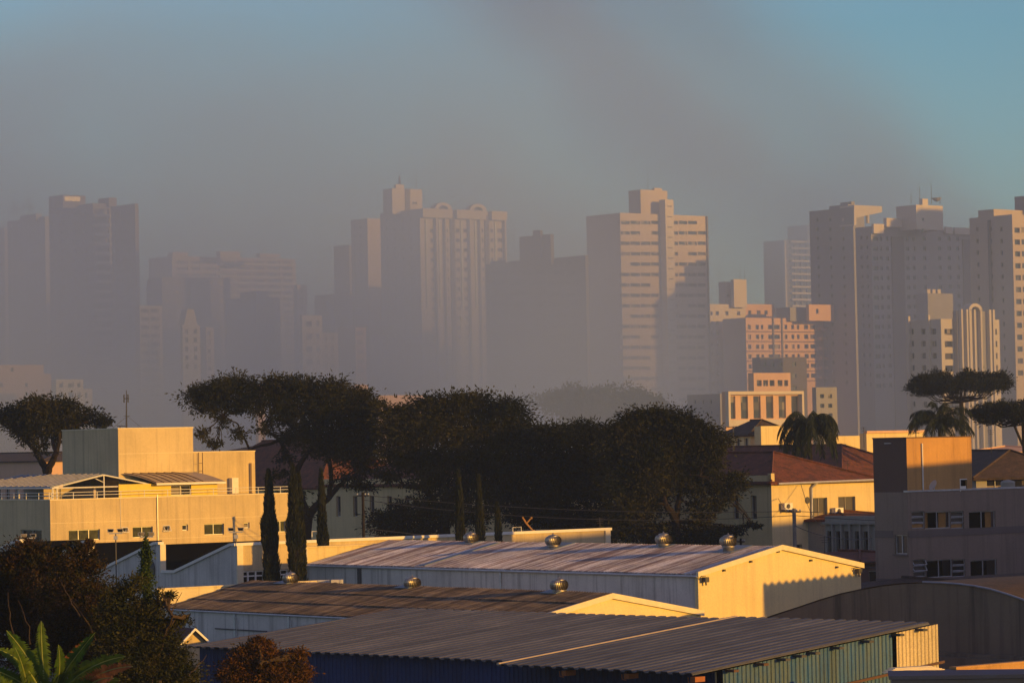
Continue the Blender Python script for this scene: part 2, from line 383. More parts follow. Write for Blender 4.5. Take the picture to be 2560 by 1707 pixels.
# left: tall tower with sunlit balconies
b = Bld('apartment_tower', 'tall dark tower at the left with a column of sunlit balconies and penthouse glass tinted as sunlit', 'tower', 122, 232, 277, 508, 980)
b.rowsA([(236, 272)], 522, 23.7, 30, 13)
b.rowsA([(126, 134), (150, 166), (182, 196), (206, 218)], 530, 23.7, 30, 10, b.B, b.rb)
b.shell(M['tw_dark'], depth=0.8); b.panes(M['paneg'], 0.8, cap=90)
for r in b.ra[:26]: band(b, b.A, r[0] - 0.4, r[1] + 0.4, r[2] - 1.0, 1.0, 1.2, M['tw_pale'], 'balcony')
q = b.sub(122, 157, 214, 487, M['tw_dark'], back=3); 
w = MB(); w.box(q.A, q.A.hit(160, 489)[0], q.A.hit(199, 489)[0], q.top - 1.9, q.top - 0.5, 0.01, 0.3); w.build('painted_lit_window', plain('sunlit_glass_tint', (0.95, 0.80, 0.50), 0.25), b.root)  # pale yellow colour stands for sunlight on the penthouse window
b.sub(246, 272, 292, 494, M['tw_dark'], 'lift_tower', back=2)
b2 = Bld('apartment_tower', 'plain dark tower joined to the right side of the tall balcony tower', 'tower', 277, 337, 346, 509, 970)
b2.rowsA([(284, 292), (300, 308), (316, 324)], 530, 23.7, 28, 10, b2.B, b2.rb)
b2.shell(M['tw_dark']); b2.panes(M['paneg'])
b = Bld('apartment_tower', 'flat topped misty tower with rooftop aerials at the left edge', 'tower', 18, 112, 126, 541, 1080)
b.rowsA([(28, 36), (46, 56), (70, 80), (92, 100)], 562, 22, 25, 9, b.B, b.rb)
b.shell(M['tw_grey']); b.panes(M['paneg'])
b.sub(50, 90, 104, 534, M['tw_grey'], back=2)
for u, hh, ar in ((35, 5, 5), (42, 3, 3), (60, 4, 4), (72, 6, 3), (80, 4, 5), (28, 3, 2)): mast(b.root, P(u, 538, 1082), hh, 0.14, arms=ar)
b = Bld('apartment_tower', 'faint tower cut by the left edge of the picture behind the aerials', 'tower', -60, 10, 24, 568, 1150)
b.rowsA([(-10, -2), (2, 8)], 590, 21, 20, 9, b.B, b.rb); b.shell(M['tw_grey']); b.panes(M['paneg'])
# low lit blocks bottom left
b = Bld('office_block', 'pale windowless block with three small openings at the left edge above the first tree', 'building', -90, -60, 109, 912, 700)
b.ra += [(*sorted((b.A.hit(x, y)[0], b.A.hit(x + 8, y)[0])), b.A.hit(x, y + 10)[1], b.A.hit(x, y)[1]) for x, y in ((26, 919), (62, 957), (63, 980), (0, 957))]
b.shell(M['tw_pink']); b.panes(M['pane'])
b = Bld('office_block', 'narrow pale annex against the right end of the windowless block', 'building', 100, 109, 128, 934, 715)
b.shell(M['tw_pink'])
b = Bld('apartment_block', 'small pale block with three dark windows per floor left of the radio mast', 'building', 128, 140, 208, 948, 690)
b.rowsA([(148, 158), (170, 184), (193, 201)], 954, 26, 5, 14); b.shell(M['tw_pale'], depth=0.4); b.panes(M['pane'], 0.4)
b = Bld('apartment_block', 'lower pale wing right of the small three window block', 'building', 200, 208, 231, 972, 705)
b.rowsA([(212, 218)], 980, 24, 4, 15); b.shell(M['tw_pale'], depth=0.4); b.panes(M['pane'], 0.4)
b = Bld('apartment_tower', 'slim sunlit banded tower right of the tall left tower', 'tower', 338, 349, 405, 764, 800)
b.rowsA([(352, 372), (376, 398)], 772, 21, 14, 9); b.shell(M['tw_pale']); b.panes(M['paneg'])
b = Bld('apartment_slab', 'long faint slab with banded lit front far behind the mist on the left', 'building', 372, 430, 738, 640, 1180)
b.rowsA([(440, 470), (478, 500), (508, 540), (548, 585), (592, 625), (632, 660), (668, 700), (706, 730)], 652, 16, 18, 7); b.shell(M['tw_warm'], depth=0.6); b.panes(M['paneg'], 0.6)
b.sub(420, 432, 470, 630, M['tw_warm']); b.sub(540, 550, 600, 628, M['tw_warm']); b.sub(640, 650, 700, 634, M['tw_warm'])
for r in b.ra[:18 * 8:8]: band(b, b.A, b.A.hit(545, 640)[0], b.A.hit(735, 640)[0], r[2] - 1.1, 0.9, 1.3, M['tw_pale'], 'balcony')
b = Bld('apartment_tower', 'dark misty block in front of the long faint slab', 'tower', 366, 404, 575, 693, 1050, yaw=62)
b.rowsA([(412, 424), (436, 450), (462, 476), (490, 504), (518, 532), (546, 560)], 704, 22, 16, 9)
b.shell(M['tw_dark']); b.panes(M['paneg'])
b = Bld('apartment_tower', 'dim stepped tower between the faint slab and the twin arch tower', 'tower', 563, 640, 700, 742, 950)
b.rowsA([(650, 658), (672, 682)], 752, 24, 14, 10); b.shell(M['tw_dark']); b.panes(M['paneg'])
b.sub(600, 640, 672, 728, M['tw_dark'])
b = Bld('church_tower', 'small pale chapel tower with a tapered top lost in the mist', 'tower', 452, 456, 500, 812, 760)
b.rowsA([(462, 470), (484, 492)], 822, 22, 5, 12); b.shell(M['tw_pale']); b.panes(M['pane'])
sp = MB(); k0 = b.A.hit(463, 812)[0]; k1 = b.A.hit(497, 812)[0]; kt0 = b.A.hit(472, 812)[0]; kt1 = b.A.hit(488, 812)[0]; zt = P(470, 772, 760).z
sp.prism(b.A, [(k0, b.top), (k1, b.top), (kt1, zt), (kt0, zt)], -3, -0.5); sp.build('spire', M['tw_pale'], b.root)
b = Bld('apartment_block', 'small pale block right of the misty chapel tower', 'building', 500, 515, 534, 818, 790)
b.rowsA([(518, 526)], 828, 22, 6, 10); b.shell(M['tw_warm']); b.panes(M['pane'])
for (nm, lb, ul, uc, ur, v, d, mt, cols, pit, yw) in (
    ('apartment_tower', 'dim tower with a pale top left of the twin arch tower', 733, 743, 768, 712, 1000, 'tw_warm', [(748, 756)], 22, 51),
    ('apartment_block', 'pale block with one big dark opening low in the central mist', 750, 755, 805, 788, 820, 'tw_pale', [(764, 780), (790, 798)], 32, 51),
    ('apartment_block', 'faint striped block beside the pale block in the central mist', 801, 806, 845, 832, 830, 'tw_warm', [(812, 818), (826, 834)], 22, 51),
    ('apartment_block', 'faint orange fronted block left of the foot of the twin arch tower', 845, 888, 914, 818, 850, 'tw_pink', [(892, 908)], 23, 51),
    ('apartment_tower', 'dark block behind the pale block in the central mist', 786, 835, 880, 735, 1020, 'tw_dark', [(845, 853), (862, 870)], 23, 51),
    ('apartment_tower', 'dark misty tower stepping down from the twin arch tower', 834, 872, 882, 612, 1030, 'tw_dark', [], 23, 51),
    ('low_block', 'tiny pale block just above the broad trees in the mist', 880, 889, 921, 962, 690, 'tw_pink', [], 30, 51),
    ('low_block', 'low pale plain block between two tree crowns', 940, 946, 1066, 988, 680, 'tw_pink', [(1018, 1021)], 60, 51),
    ('low_block', 'tiny pale rooftop above the gap in the first broad tree', 640, 644, 662, 962, 690, 'tw_pink', [], 30, 51),
):
    b = Bld(nm, lb, 'tower' if 'tower' in nm else 'building', ul, uc, ur, v, d, yw)
    if cols: b.rowsA(cols, v + pit * 0.45, pit, int((940 - v) / pit) + 1, pit * 0.42)
    b.shell(M[mt]); b.panes(M['paneg'])
b = Bld('apartment_tower', 'pale edged tower close behind the left side of the twin arch tower', 'tower', 877, 918, 958, 546, 1010)
b.rowsA([(882, 888), (896, 904)], 565, 23, 20, 9, b.B, b.rb)
b.shell(M['tw_warm']); b.panes(M['paneg'])
# central tower with twin arched gables
b = Bld('apartment_tower', 'tower with two arched gables and thin painted sun glints on its front', 'tower', 950, 1049, 1262, 522, 905)
A = b.A; kk = lambda u: A.hit(u, 560)[0]; zz = lambda v: A.hit(1100, v)[1]
for (l, r) in ((1075, 1083), (1108, 1120), (1139, 1148), (1158, 1167), (1198, 1208), (1226, 1232), (1243, 1254)):
    b.rowsA([(l, r)], 572, 24.6, 20, 9.5)
b.rowsA([(962, 968), (982, 988), (1002, 1008), (1022, 1028)], 545, 24.6, 20, 9, b.B, b.rb)
b.shell(M['tw_pale'], depth=0.5); b.panes(M['paneg'], 0.5)
for l, r in ((1124, 1135), (1210, 1221)):   # dark strips painted in for the shaded recesses between the bays
    m = MB(); m.box(A, kk(l), kk(r), 0, b.top - 1.2, 0.003, 0.35); m.build('recess_shade_strip', M['tw_dark'], b.root)
for l, r in ((1050, 1124), (1135, 1209), (1222, 1262)):
    m = MB(); m.box(A, kk(l), kk(r) - 0.2, zz(546), b.top + 0.02, 0.003, 1.5); m.build('cornice', M['tw_pale'], b.root)
for l, r in ((1084, 1088), (1107, 1110), (1168, 1171), (1194, 1197), (1256, 1259)):
    m = MB(); m.box(A, kk(l), kk(r), 0, zz(546), 0.003, 1.2); m.build('pilaster', M['tw_pale'], b.root)
glint = plain('painted_sun_glint', (0.95, 0.85, 0.62), 0.2, 0.5)  # pale strips paint the sun glints on the glass into the colour
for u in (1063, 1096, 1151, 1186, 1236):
    m = MB(); m.box(A, kk(u) - 0.16, kk(u) + 0.16, zz(770), zz(550), 0.003, 0.5); m.build('painted_glint_strip', glint, b.root)
for u in (1101, 1188):
    m = MB(); kc = kk(u); rr = kk(u + 21) - kc; z0 = b.top; n = 14
    out = [(kc + rr * math.cos(math.pi * i / n), z0 + rr * 0.62 * math.sin(math.pi * i / n)) for i in range(n + 1)]
    inn = [(kc + rr * 0.55 * math.cos(math.pi * i / n), z0 + rr * 0.34 * math.sin(math.pi * i / n)) for i in range(n + 1)]
    for i in range(n):
        q = [out[i], out[i + 1], inn[i + 1], inn[i]]; m.prism(A, q, -0.6, 1.6)
    o = m.build('arched_gable', M['tw_pale'], b.root)
    m = MB(); m.prism(A, inn, -0.2, 0.2); m.build('lunette', M['paneg'], b.root)
q = b.sub(957, 980, 1055, 471, M['tw_pale'], back=5, rects=[(1030, 505, 1036, 511), (1038, 505, 1042, 511)])
m = MB(); m.box(q.A, q.A.hit(1012, 480)[0], q.A.hit(1024, 480)[0], q.z0, q.top + 0.02, 0.003, 0.25); m.build('recess_shade_strip', M['tw_dark'], b.root)  # dark strip painted in for the shaded notch of the penthouse
q = b.sub(985, 990, 1010, 461, M['tw_pale'], 'roof_tank', back=8); mast(b.root, P(999, 460, 949), 2.6, 0.5, 'finial'); mast(b.root, P(1041, 470, 950), 7, 0.10)
# wide dark slab
b = Bld('office_slab', 'wide dark slab in shade between the twin arch tower and the banded tower', 'building', 1214, 1463, 1467, 638, 830, yaw=51)
b.rowsA([(1224, 1262), (1270, 1310), (1318, 1358), (1366, 1404), (1412, 1444)], 654, 27, 16, 9, b.B, b.rb)
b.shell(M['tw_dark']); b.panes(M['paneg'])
q = b.sub(1298, 1376, 1384, 585, M['tw_dark'], back=6, zb=b.top - 2); b.sub(1332, 1350, 1357, 575, M['tw_dark'], 'roof_tank', back=8, zb=b.top)
# banded tower
b = Bld('office_tower', 'tower with pale and dark window bands and a plain shaft up its front', 'tower', 1465, 1550, 1767, 532, 920)
A = b.A; kk = lambda u: A.hit(u, 560)[0]; b.ra = []
for i in range(19):
    v = 552 + 26.0 * i
    b.rowsA([(1552, 1574), (1576, 1600), (1602, 1626), (1628, 1647), (1673, 1695), (1697, 1718), (1720, 1742), (1744, 1764)], v, 26, 1, 8.5)
b.ra = [r for i, r in enumerate(b.ra) if not (i * 7919 % 13 == 0)]
b.shell(M['tw_warm'], depth=0.35); b.panes(M['paneg'], 0.35, cap=90)
m = MB(); m.box(A, kk(1649), kk(1670), 0, P(1660, 497, 925).z, 0.003, 2.6); m.build('lift_shaft', M['tw_pale'], b.root)
for i in range(18):
    z = P(1660, 513 + 26 * i, 925).z; m = MB(); m.box(A, kk(1654), kk(1665), z - 0.25, z, 2.61, 2.75); m.build('vent_slit', M['tw_dark'], b.root)
m = MB(); m.box(A, kk(1764.5), kk(1767.2), 0, b.top + 0.05, -0.2, 0.5); m.build('edge_fin', M['tw_dark'], b.root)
b.sub(1571, 1601, 1668, 474, M['tw_warm'], back=8); b.sub(1630, 1636, 1655, 470, M['tw_warm'], 'roof_tank', back=12)
mast(b.root, P(1620, 474, 930), 6, 0.08)
# right of it
b = Bld('apartment_block', 'sunlit block with a stepped top right of the banded tower', 'building', 1768, 1774, 1864, 760, 1000)
b.rowsA([(1776, 1781), (1789, 1797), (1813, 1821), (1842, 1850)], 778, 25, 12, 10); b.shell(M['tw_pale'], depth=0.4); b.panes(M['pane'], 0.4)
b.sub(1796, 1812, 1833, 704, M['tw_pale'], back=6, rects=[(1817, 735, 1825, 743)]); b.sub(1827, 1834, 1866, 698, M['tw_pale'], 'lift_tower', back=4)
for u in (1800, 1850, 1862): mast(b.root, P(u, 700, 1006), 3, 0.1)
b = Bld('apartment_block', 'cream block behind the upper left of the orange apartment block', 'building', 1855, 1863, 1934, 760, 1010)
b.rowsA([(1870, 1878), (1892, 1901), (1911, 1919)], 776, 26, 8, 10); b.shell(M['tw_pink'], depth=0.4); b.panes(M['pane'], 0.4)
m = MB(); m.box(b.A, b.A.hit(1934, 770)[0] * 1.0, b.A.hit(1972, 770)[0], b.top - 3.2, b.top - 1.4, -1, 0.5); m.build('roof_beam', M['tw_pale'], b.root)
b = Bld('apartment_block', 'orange sunlit apartment block with red ledges and balconies at its right end', 'building', 1806, 1864, 2086, 794, 990)
A = b.A; kk = lambda u: A.hit(u, 800)[0]
b.rowsA([(1869, 1877), (1889, 1897), (1902, 1908), (1920, 1931), (1934, 1949), (1961, 1968), (1978, 1985), (1992, 1998), (2010, 2020), (2025, 2039), (2063, 2078)], 812, 24.7, 6, 11)
b.shell(M['tw_pink'], depth=0.45); b.panes(M['pane'], 0.45)
for i in range(6):
    z = P(1864, 827.5 + 24.7 * i, 990).z; band(b, A, 0.1, kk(2040), z - 0.25, 0.25, 0.35, M['rust'], 'red_ledge')
    m = MB(); m.box(A, kk(2042), kk(2061), z + 0.3, z + 1.3, 0.003, 1.8); m.build('balcony', M['tw_pink'], b.root)
for u in (1930, 1952): m = MB(); m.box(A, kk(u), kk(u + 3), 0, b.top, 0.003, 0.4); m.build('drain_pipe', M['tw_dark'], b.root)
b.sub(2015, 2022, 2085, 761, M['tw_pink'], back=9, rects=[(2040, 772, 2046, 784)])
b.sub(1940, 1975, 2020, 768, M['tw_grey'], 'roof_shed', back=10)
b = Bld('office_block', 'dark plain block in front of the lower right of the orange apartment block', 'building', 1880, 1900, 2016, 893, 760, yaw=62)
b.rowsA([(1910, 1916), (1930, 1936), (1950, 1956), (1980, 1990)], 905, 30, 4, 10); b.shell(M['tw_dark']); b.panes(M['pane'])
b = Bld('office_block', 'low block with a pale parapet beam above the columned hall', 'building', 1870, 1884, 1976, 932, 650)
b.rowsA([(1892, 1904), (1908, 1920), (1924, 1936), (1944, 1956), (1960, 1970)], 950, 30, 3, 15); b.shell(M['tw_pink'], depth=0.5); b.panes(M['pane'], 0.5)
b = Bld('office_block', 'long dim low block left of the columned hall', 'building', 1718, 1800, 1830, 984, 640)
b.rowsA([(1735, 1740), (1755, 1760), (1775, 1780)], 1000, 26, 3, 9, b.B, b.rb); b.shell(M['tw_grey']); b.panes(M['pane'])
b = Bld('apartment_block', 'dark house fronted block right of the columned hall in shade', 'building', 2030, 2040, 2092, 968, 640)
b.rowsA([(2050, 2060), (2070, 2080)], 985, 24, 3, 10); b.shell(M['tw_grey']); b.panes(M['pane'])
# columned hall
b = Bld('columned_hall', 'hall with a pale frame around six tall dark windows', 'building', 1808, 1813, 2001, 979, 600)
A = b.A; z1 = b.top; zb = P(1813, 1050, 600).z; zf = P(1813, 1066, 600).z
us = [(1820 + 31.6 * i, 1838 + 31.6 * i) for i in range(6)]
for (a, c) in us: b.ra.append((A.hit(a, 1000)[0], A.hit(c, 1000)[0], P(1813, 1047, 600).z, P(1813, 990, 600).z))
b.shell(M['tw_pink'], depth=0.35); b.panes(M['paneg'], 0.35)
m = MB(); m.box(A, -0.05, b.LA + 0.05, z1 - 0.55, z1 + 0.03, 0.003, 0.9); m.box(A, -0.05, 0.5, zb, z1 - 0.55, 0.003, 0.9); m.box(A, b.LA - 0.45, b.LA + 0.05, zb, z1 - 0.55, 0.003, 0.9)
m.box(A, -0.05, b.LA + 0.05, zf, zb, 0.003, 0.9); m.build('portal_frame', M['tw_pale'], b.root)
# far right towers
b = Bld('office_tower', 'distant tower with thin pale sunlit slabs left of the tall right hand cluster', 'tower', 1908, 1958, 2032, 600, 1400)
A = b.A; kk = lambda u: A.hit(u, 610)[0]
b.rowsA([(1974, 1986), (1989, 2001), (2004, 2016), (2018, 2028)], 609, 16.1, 20, 12); b.shell(M['tw_dark'], depth=0.8); b.panes(M['paneg'], 0.8, cap=80)
for i in range(11): band(b, A, kk(1972), kk(2029), P(1972, 606 + 16.1 * i, 1400).z, 0.8, 1.6, M['tw_pale'], 'floor_slab')
m = MB(); m.box(A, 0.0, kk(1962), 0, b.top, 0.003, 0.8); m.build('edge_fin', M['tw_pale'], b.root)
b = Bld('apartment_tower', 'dark flat topped tower directly behind the slatted distant tower', 'tower', 1968, 2018, 2030, 562, 1520)
b.shell(M['tw_dark'])
b = Bld('apartment_tower', 'huge dark tower with a wedge shaped sunlit roof canopy', 'tower', 2023, 2132, 2160, 518, 1000)
b.rowsA([(2040, 2046), (2072, 2078), (2104, 2110)], 545, 24, 18, 9, b.B, b.rb); b.shell(M['tw_grey']); b.panes(M['paneg'], cap=60)
b.sub(2073, 2120, 2134, 511, M['tw_grey'], back=4); b.sub(2101, 2128, 2137, 504, M['tw_grey'], 'roof_tank', back=6)
A = b.A; m = MB(); pts = [(2133, 513), (2203, 516), (2203, 531), (2160, 540), (2139, 545), (2139, 562), (2133, 564)]
m.prism(A, [A.hit(*p) for p in pts], -6.0, 0.4); m.build('roof_canopy', M['tw_pale'], b.root)
m = MB(); k = A.hit(2180, 540)[0]; m.tube([A.pt(k, P(2180, 560, 1010).z, -2), A.pt(k, P(2180, 532, 1010).z, -2)], 0.6, 8); m.build('column', M['tw_pale'], b.root)
b = Bld('apartment_tower', 'broad shaded tower with pale sunlit parapets along its top', 'tower', 2138, 2177, 2425, 566, 900)
A = b.A; kk = lambda u: A.hit(u, 600)[0]; zz = lambda v: P(2177, v, 900).z
b.rowsA([(2182, 2194), (2199, 2205), (2214, 2221), (2264, 2272), (2280, 2287), (2306, 2314), (2344, 2352), (2368, 2376), (2390, 2397)], 592, 24.5, 16, 10.5)
b.rowsA([(2150, 2156), (2164, 2170)], 590, 24.5, 16, 9, b.B, b.rb)
b.shell(M['tw_grey'], depth=0.35); b.panes(M['paneg'], 0.35, cap=92)
for l, r in ((2227, 2258), (2405, 2425)): m = MB(); m.box(A, kk(l), kk(r), 0, zz(590), 0.003, 0.3); m.build('recess_shade_strip', M['tw_dark'], b.root)  # dark strips stand in for the shade of recessed columns
for l, r, v0, v1, n in ((2208, 2286, 547, 569, 1.2), (2358, 2375, 560, 577, .8), (2381, 2424, 560, 577, .8), (2178, 2204, 563, 587, .8)):
    m = MB(); m.box(A, kk(l), kk(r), P(l, v1, 905).z, P(l, v0, 905).z, 0.3, n + .3); m.build('parapet', M['tw_pale'], b.root)
b.sub(2240, 2290, 2357, 512, M['tw_pale'], 'lift_tower', back=1.5, rects=[(2305, 545, 2311, 552), (2305, 572, 2311, 580)]); b.sub(2298, 2306, 2320, 497, M['tw_pale'], 'roof_tank', back=8)
for u, hh in ((2300, 5), (2329, 6), (2278, 3), (2350, 2.5)): mast(b.root, P(u, 510, 912), hh, 0.10)
q = P(2342, 503, 915); m = MB(); m.lathe(q, [(0.1, -0.2), (0.9, 0.2), (1.5, 0.9)], 12); m.build('satellite_dish', M['tw_grey'], b.root)
b = Bld('apartment_tower', 'dark sided tower at the right edge with a sunlit grid of windows', 'tower', 2423, 2530, 2700, 536, 780)
b.rowsA([(2536, 2549), (2553, 2566), (2572, 2590), (2600, 2620)], 569, 29.8, 13, 13)
b.rowsA([(2440, 2446), (2474, 2479), (2500, 2506)], 568, 29.8, 14, 11, b.B, b.rb)
b.shell(M['tw_warm'], depth=0.4); b.panes(M['paneg'], 0.4, cap=90)
b.sub(2445, 2484, 2600, 523, M['tw_warm'], back=5); b.sub(2536, 2580, 2640, 488, M['tw_grey'], 'lift_tower', back=10)
m = MB(); m.box(b.B, b.B.hit(2478, 600)[0], b.B.hit(2473, 600)[0], 0, P(2476, 560, 800).z, 0.003, 0.5); m.build('recess_shade_strip', M['tw_dark'], b.root)  # dark strip drawn in place of a shaded recess
b = Bld('office_block', 'plain grey block rising behind the white building with an arch', 'building', 2290, 2319, 2382, 733, 850); b.shell(M['tw_grey'])
for i in range(3): m = MB(); m.box(b.A, 2 + i * 2, 3.2 + i * 2, b.top - 1, b.top + 1.2, -3, -2); m.build('roof_fan', M['tw_pale'], b.root)
b = Bld('office_block', 'white building with an arched top and tall vertical fins behind the umbrella pine', 'building', 2268, 2352, 2498, 797, 715)
A = b.A; kk = lambda u: A.hit(u, 820)[0]
b.rowsA([(2361, 2382), (2422, 2432), (2475, 2492)], 822, 30.6, 7, 15)
b.rowsA([(2276, 2284), (2302, 2316), (2328, 2340)], 822, 30.6, 7, 14, b.B, b.rb)
b.shell(M['tw_pale'], depth=0.5, parapet=0.6); b.panes(M['pane'], 0.5)
zt = P(2400, 779, 722).z
m = MB(); m.box(A, kk(2383), kk(2472), 0, zt, 0.003, 1.2); m.build('central_bay', M['tw_grey'], b.root)
for l, r in ((2386, 2390), (2399, 2403), (2406, 2412), (2418, 2422), (2434, 2438), (2456, 2461), (2465, 2470)):
    m = MB(); m.box(A, kk(l), kk(r), 0, zt + 0.3, 1.203, 2.2); m.build('fin', M['tw_pale'], b.root)
m = MB(); kc = kk(2422); rr = kk(2439) - kc; n = 14
for i in range(n):
    a0, a1 = math.pi * i / n, math.pi * (i + 1) / n
    m.prism(A, [(kc + rr * math.cos(a0), zt + rr * .75 * math.sin(a0)), (kc + rr * math.cos(a1), zt + rr * .75 * math.sin(a1)), (kc + rr * .62 * math.cos(a1), zt + rr * .42 * math.sin(a1)), (kc + rr * .62 * math.cos(a0), zt + rr * .42 * math.sin(a0))], 0.2, 2.2)
m.build('arch', M['tw_pale'], b.root)
m = MB(); m.prism(A, [(kc + rr * .62 * math.cos(math.pi * i / n), zt + rr * .42 * math.sin(math.pi * i / n)) for i in range(n + 1)], 0.3, 0.8); m.build('lunette', M['paneg'], b.root)
for l, r in ((2268, 2276), (2318, 2326)): m = MB(); m.box(b.B, b.B.hit(r, 820)[0], b.B.hit(l, 820)[0], 0, b.top + 1, 0.003, 0.6); m.build('fin', M['tw_pale'], b.root)

# unseen towers added outside the frame on the right to shade blocks in view
for (lb, x, y, w, l, hgt) in (('tall unseen tower outside the picture added to shade the banded tower', 207, 812, 18, 22, 84),
                              ('unseen tower outside the picture added to shade the right hand cluster', 250, 797, 38, 25, 97)):
    root = thing('apartment_tower', lb, 'tower', (x, y, 0)); m = MB(); fr = Fr((x, y), GRID, 1)
    m.box(fr, 0, w, 0, hgt, -l, 0); m.build('wall', M['tw_grey'], root)
    m = MB(); m.box(fr, 4, w - 4, hgt, hgt + 3.5, -l + 4, -4); m.build('penthouse', M['tw_grey'], root)
# ------------------------------------------------ the near roofs
def corr_mat(name, c1, c2, rough=0.55, metal=0.0, rows=None, sc=0.35, patch=0.5, hard=False):
    """weathered fibre cement or metal sheet: long stains following the ribs, blotches, specks"""
    m, nt, b = nodes(name)
    mp = nt.nodes.new('ShaderNodeMapping'); g_ = nt.nodes.new('ShaderNodeUVMap'); nt.links.new(g_.outputs[0], mp.inputs[0]); mp.inputs['Scale'].default_value = (1.0, 0.05, 1)
    n = noise(nt, mp.outputs[0], 1.9, 6, 0.75); big = noise(nt, mapping(nt, (1, 1, 1)), sc, 4); fine = noise(nt, mapping(nt, (1, 1, 1)), 14, 4, 0.8)
    f = ramp(nt, n, [(0.44, 0.0), (0.56, 1.0)] if hard else [(0.36, 0.0), (0.60, 1.0)]); cc = mix(nt, f, c1, c2)
    f2 = ramp(nt, big, [(0.35, 1 - patch * 0.5), (0.65, 1.0 + patch * 0.3)]); cc = mix(nt, 1.0, cc, f2, 'MULTIPLY')
    f3 = ramp(nt, fine, [(0.36, 0.72), (0.6, 1.05)]); cc = mix(nt, 1.0, cc, f3, 'MULTIPLY')
    mp2 = nt.nodes.new('ShaderNodeMapping'); nt.links.new(g_.outputs[0], mp2.inputs[0]); mp2.inputs['Scale'].default_value = (1 / 1.1, 0.02, 1)
    br = nt.nodes.new('ShaderNodeTexBrick'); br.offset = 0; br.inputs['Scale'].default_value = 1; br.inputs['Brick Width'].default_value = 1; br.inputs['Row Height'].default_value = 50; br.inputs['Mortar Size'].default_value = 0
    br.inputs['Color1'].default_value = (0.80, 0.80, 0.80, 1); br.inputs['Color2'].default_value = (1.12, 1.1, 1.1, 1)
    mp2.inputs['Scale'].default_value = (1 / 1.1, 0.0001, 1)
    nt.links.new(mp2.outputs[0], br.inputs['Vector']); cc = mix(nt, 1.0, cc, br.outputs[0], 'MULTIPLY')
    nt.links.new(cc, b.inputs['Base Color']); b.inputs['Roughness'].default_value = rough; b.inputs['Metallic'].default_value = metal
    return m
def sheet(name, O, U, V, LU, LV, pitch, amp, mat, root, thick=0.03, trap=False, lift=0.0, nv=8, jit=0.0):
    """a corrugated sheet: ribs run along V, repeat along U; closed solid with a real thickness"""
    U = U.normalized(); V = V.normalized(); N = U.cross(V).normalized()
    if N.z < 0 or (abs(N.z) < 0.05 and N.y > 0): N = -N
    ppw = 6 if not trap else 4; nu = int(LU / pitch) * ppw
    us = []; hs = []
    for i in range(nu + 1):
        ph = i / ppw
        if trap: k = i % 4; x = (i // 4) * pitch + (0, .30, .42, .88)[k] * pitch; h_ = (0, 0, amp, amp)[k]
        else: x = ph * pitch; h_ = amp * 0.5 * (1 + math.sin(2 * math.pi * ph))
        us.append(min(x, LU)); hs.append(h_)
    vs_, fs, uv = [], [], []
    for layer in (0, 1):
        for j in range(nv + 1):
            for x, h_ in zip(us, hs):
                v_ = LV * j / nv; w = jit * math.sin(x * 1.3 + j * 1.7) * math.sin(x * .31 + j)
                p = O + U * x + V * v_ + N * (h_ + lift + w - layer * thick); vs_.append(tuple(p)); uv.append((x, v_))
    n = len(us); L = n * (nv + 1)
    for j in range(nv):
        for i in range(n - 1):
            a = j * n + i; fs.append((a, a + 1, a + 1 + n, a + n)); fs.append((L + a, L + a + n, L + a + 1 + n, L + a + 1))
    for i in range(n - 1):
        fs.append((i, L + i, L + i + 1, i + 1)); a = nv * n + i; fs.append((a, a + 1, L + a + 1, L + a))
    for j in range(nv):
        a = j * n; fs.append((a, a + n, L + a + n, L + a)); a = j * n + n - 1; fs.append((a, L + a, L + a + n, a + n))
    mb = MB(); mb.v = vs_; mb.f = fs; o = mb.build(name, mat, root)
    ul = o.data.uv_layers.new(name='UVMap'); vi = np.empty(len(o.data.loops), dtype=np.int32); o.data.loops.foreach_get('vertex_index', vi)
    ul.data.foreach_set('uv', np.array(uv, dtype=np.float32)[vi].ravel()); return o
zv = Vector((0, 0, 1))

# blue shed in front
mat_shed = corr_mat('brown_grey_sheet', (0.070, 0.070, 0.078), (0.125, 0.128, 0.143), 0.55, 0.0, patch=0.4, hard=True)
mat_blue = corr_mat('dark_blue_sheet', (0.006, 0.022, 0.10), (0.010, 0.034, 0.14), 0.8)
mat_teal = corr_mat('teal_sheet', (0.010, 0.115, 0.36), (0.10, 0.15, 0.17), 0.5, patch=0.3)
mat_creams = corr_mat('cream_sheet', (0.62, 0.50, 0.30), (0.74, 0.62, 0.40), 0.6, patch=0.2)
S0 = P(1243, 1667, 125); fa = Fr(S0, 45, 1); fbn = Fr(S0, 135, 1)      # fbn runs towards the right and nearer
tr, zr = fa.hit(1840, 1548); slope = (zr - S0.z) / tr
VA = (fa.a + zv * slope)
shed = thing('metal_shed', 'long low foreground shed with ribbed grey brown roof over blue and teal sheet walls', 'shed', (S0.x, S0.y, 0))
eL = fbn.hit(1760, 1690)[0]
up = VA.length * tr
sheet('roof', S0, fbn.a, VA, eL + 0.0, up, 0.60, 0.07, mat_shed, shed, trap=True, lift=0.08)
t1 = 1.25; S1 = S0 + VA * t1; lB = -Fr(S1, 135, 1).hit(462, 1612)[0]
sheet('roof', S1 - fbn.a * lB, fbn.a, VA, lB + 0.2, VA.length * (tr - t1), 0.60, 0.07, mat_shed, shed, trap=True)
m = MB(); q = [S0 + fbn.a * a + VA * t + zv * z for a, t, z in ((-.03, 0, .09), (.10, 0, .09), (.10, tr, .09), (-.03, tr, .09), (-.03, 0, .17), (.10, 0, .17), (.10, tr, .17), (-.03, tr, .17))]
m.box8(q); m.build('verge_flashing', plain('pale_flashing', (0.42, 0.33, 0.24), 0.5), shed)
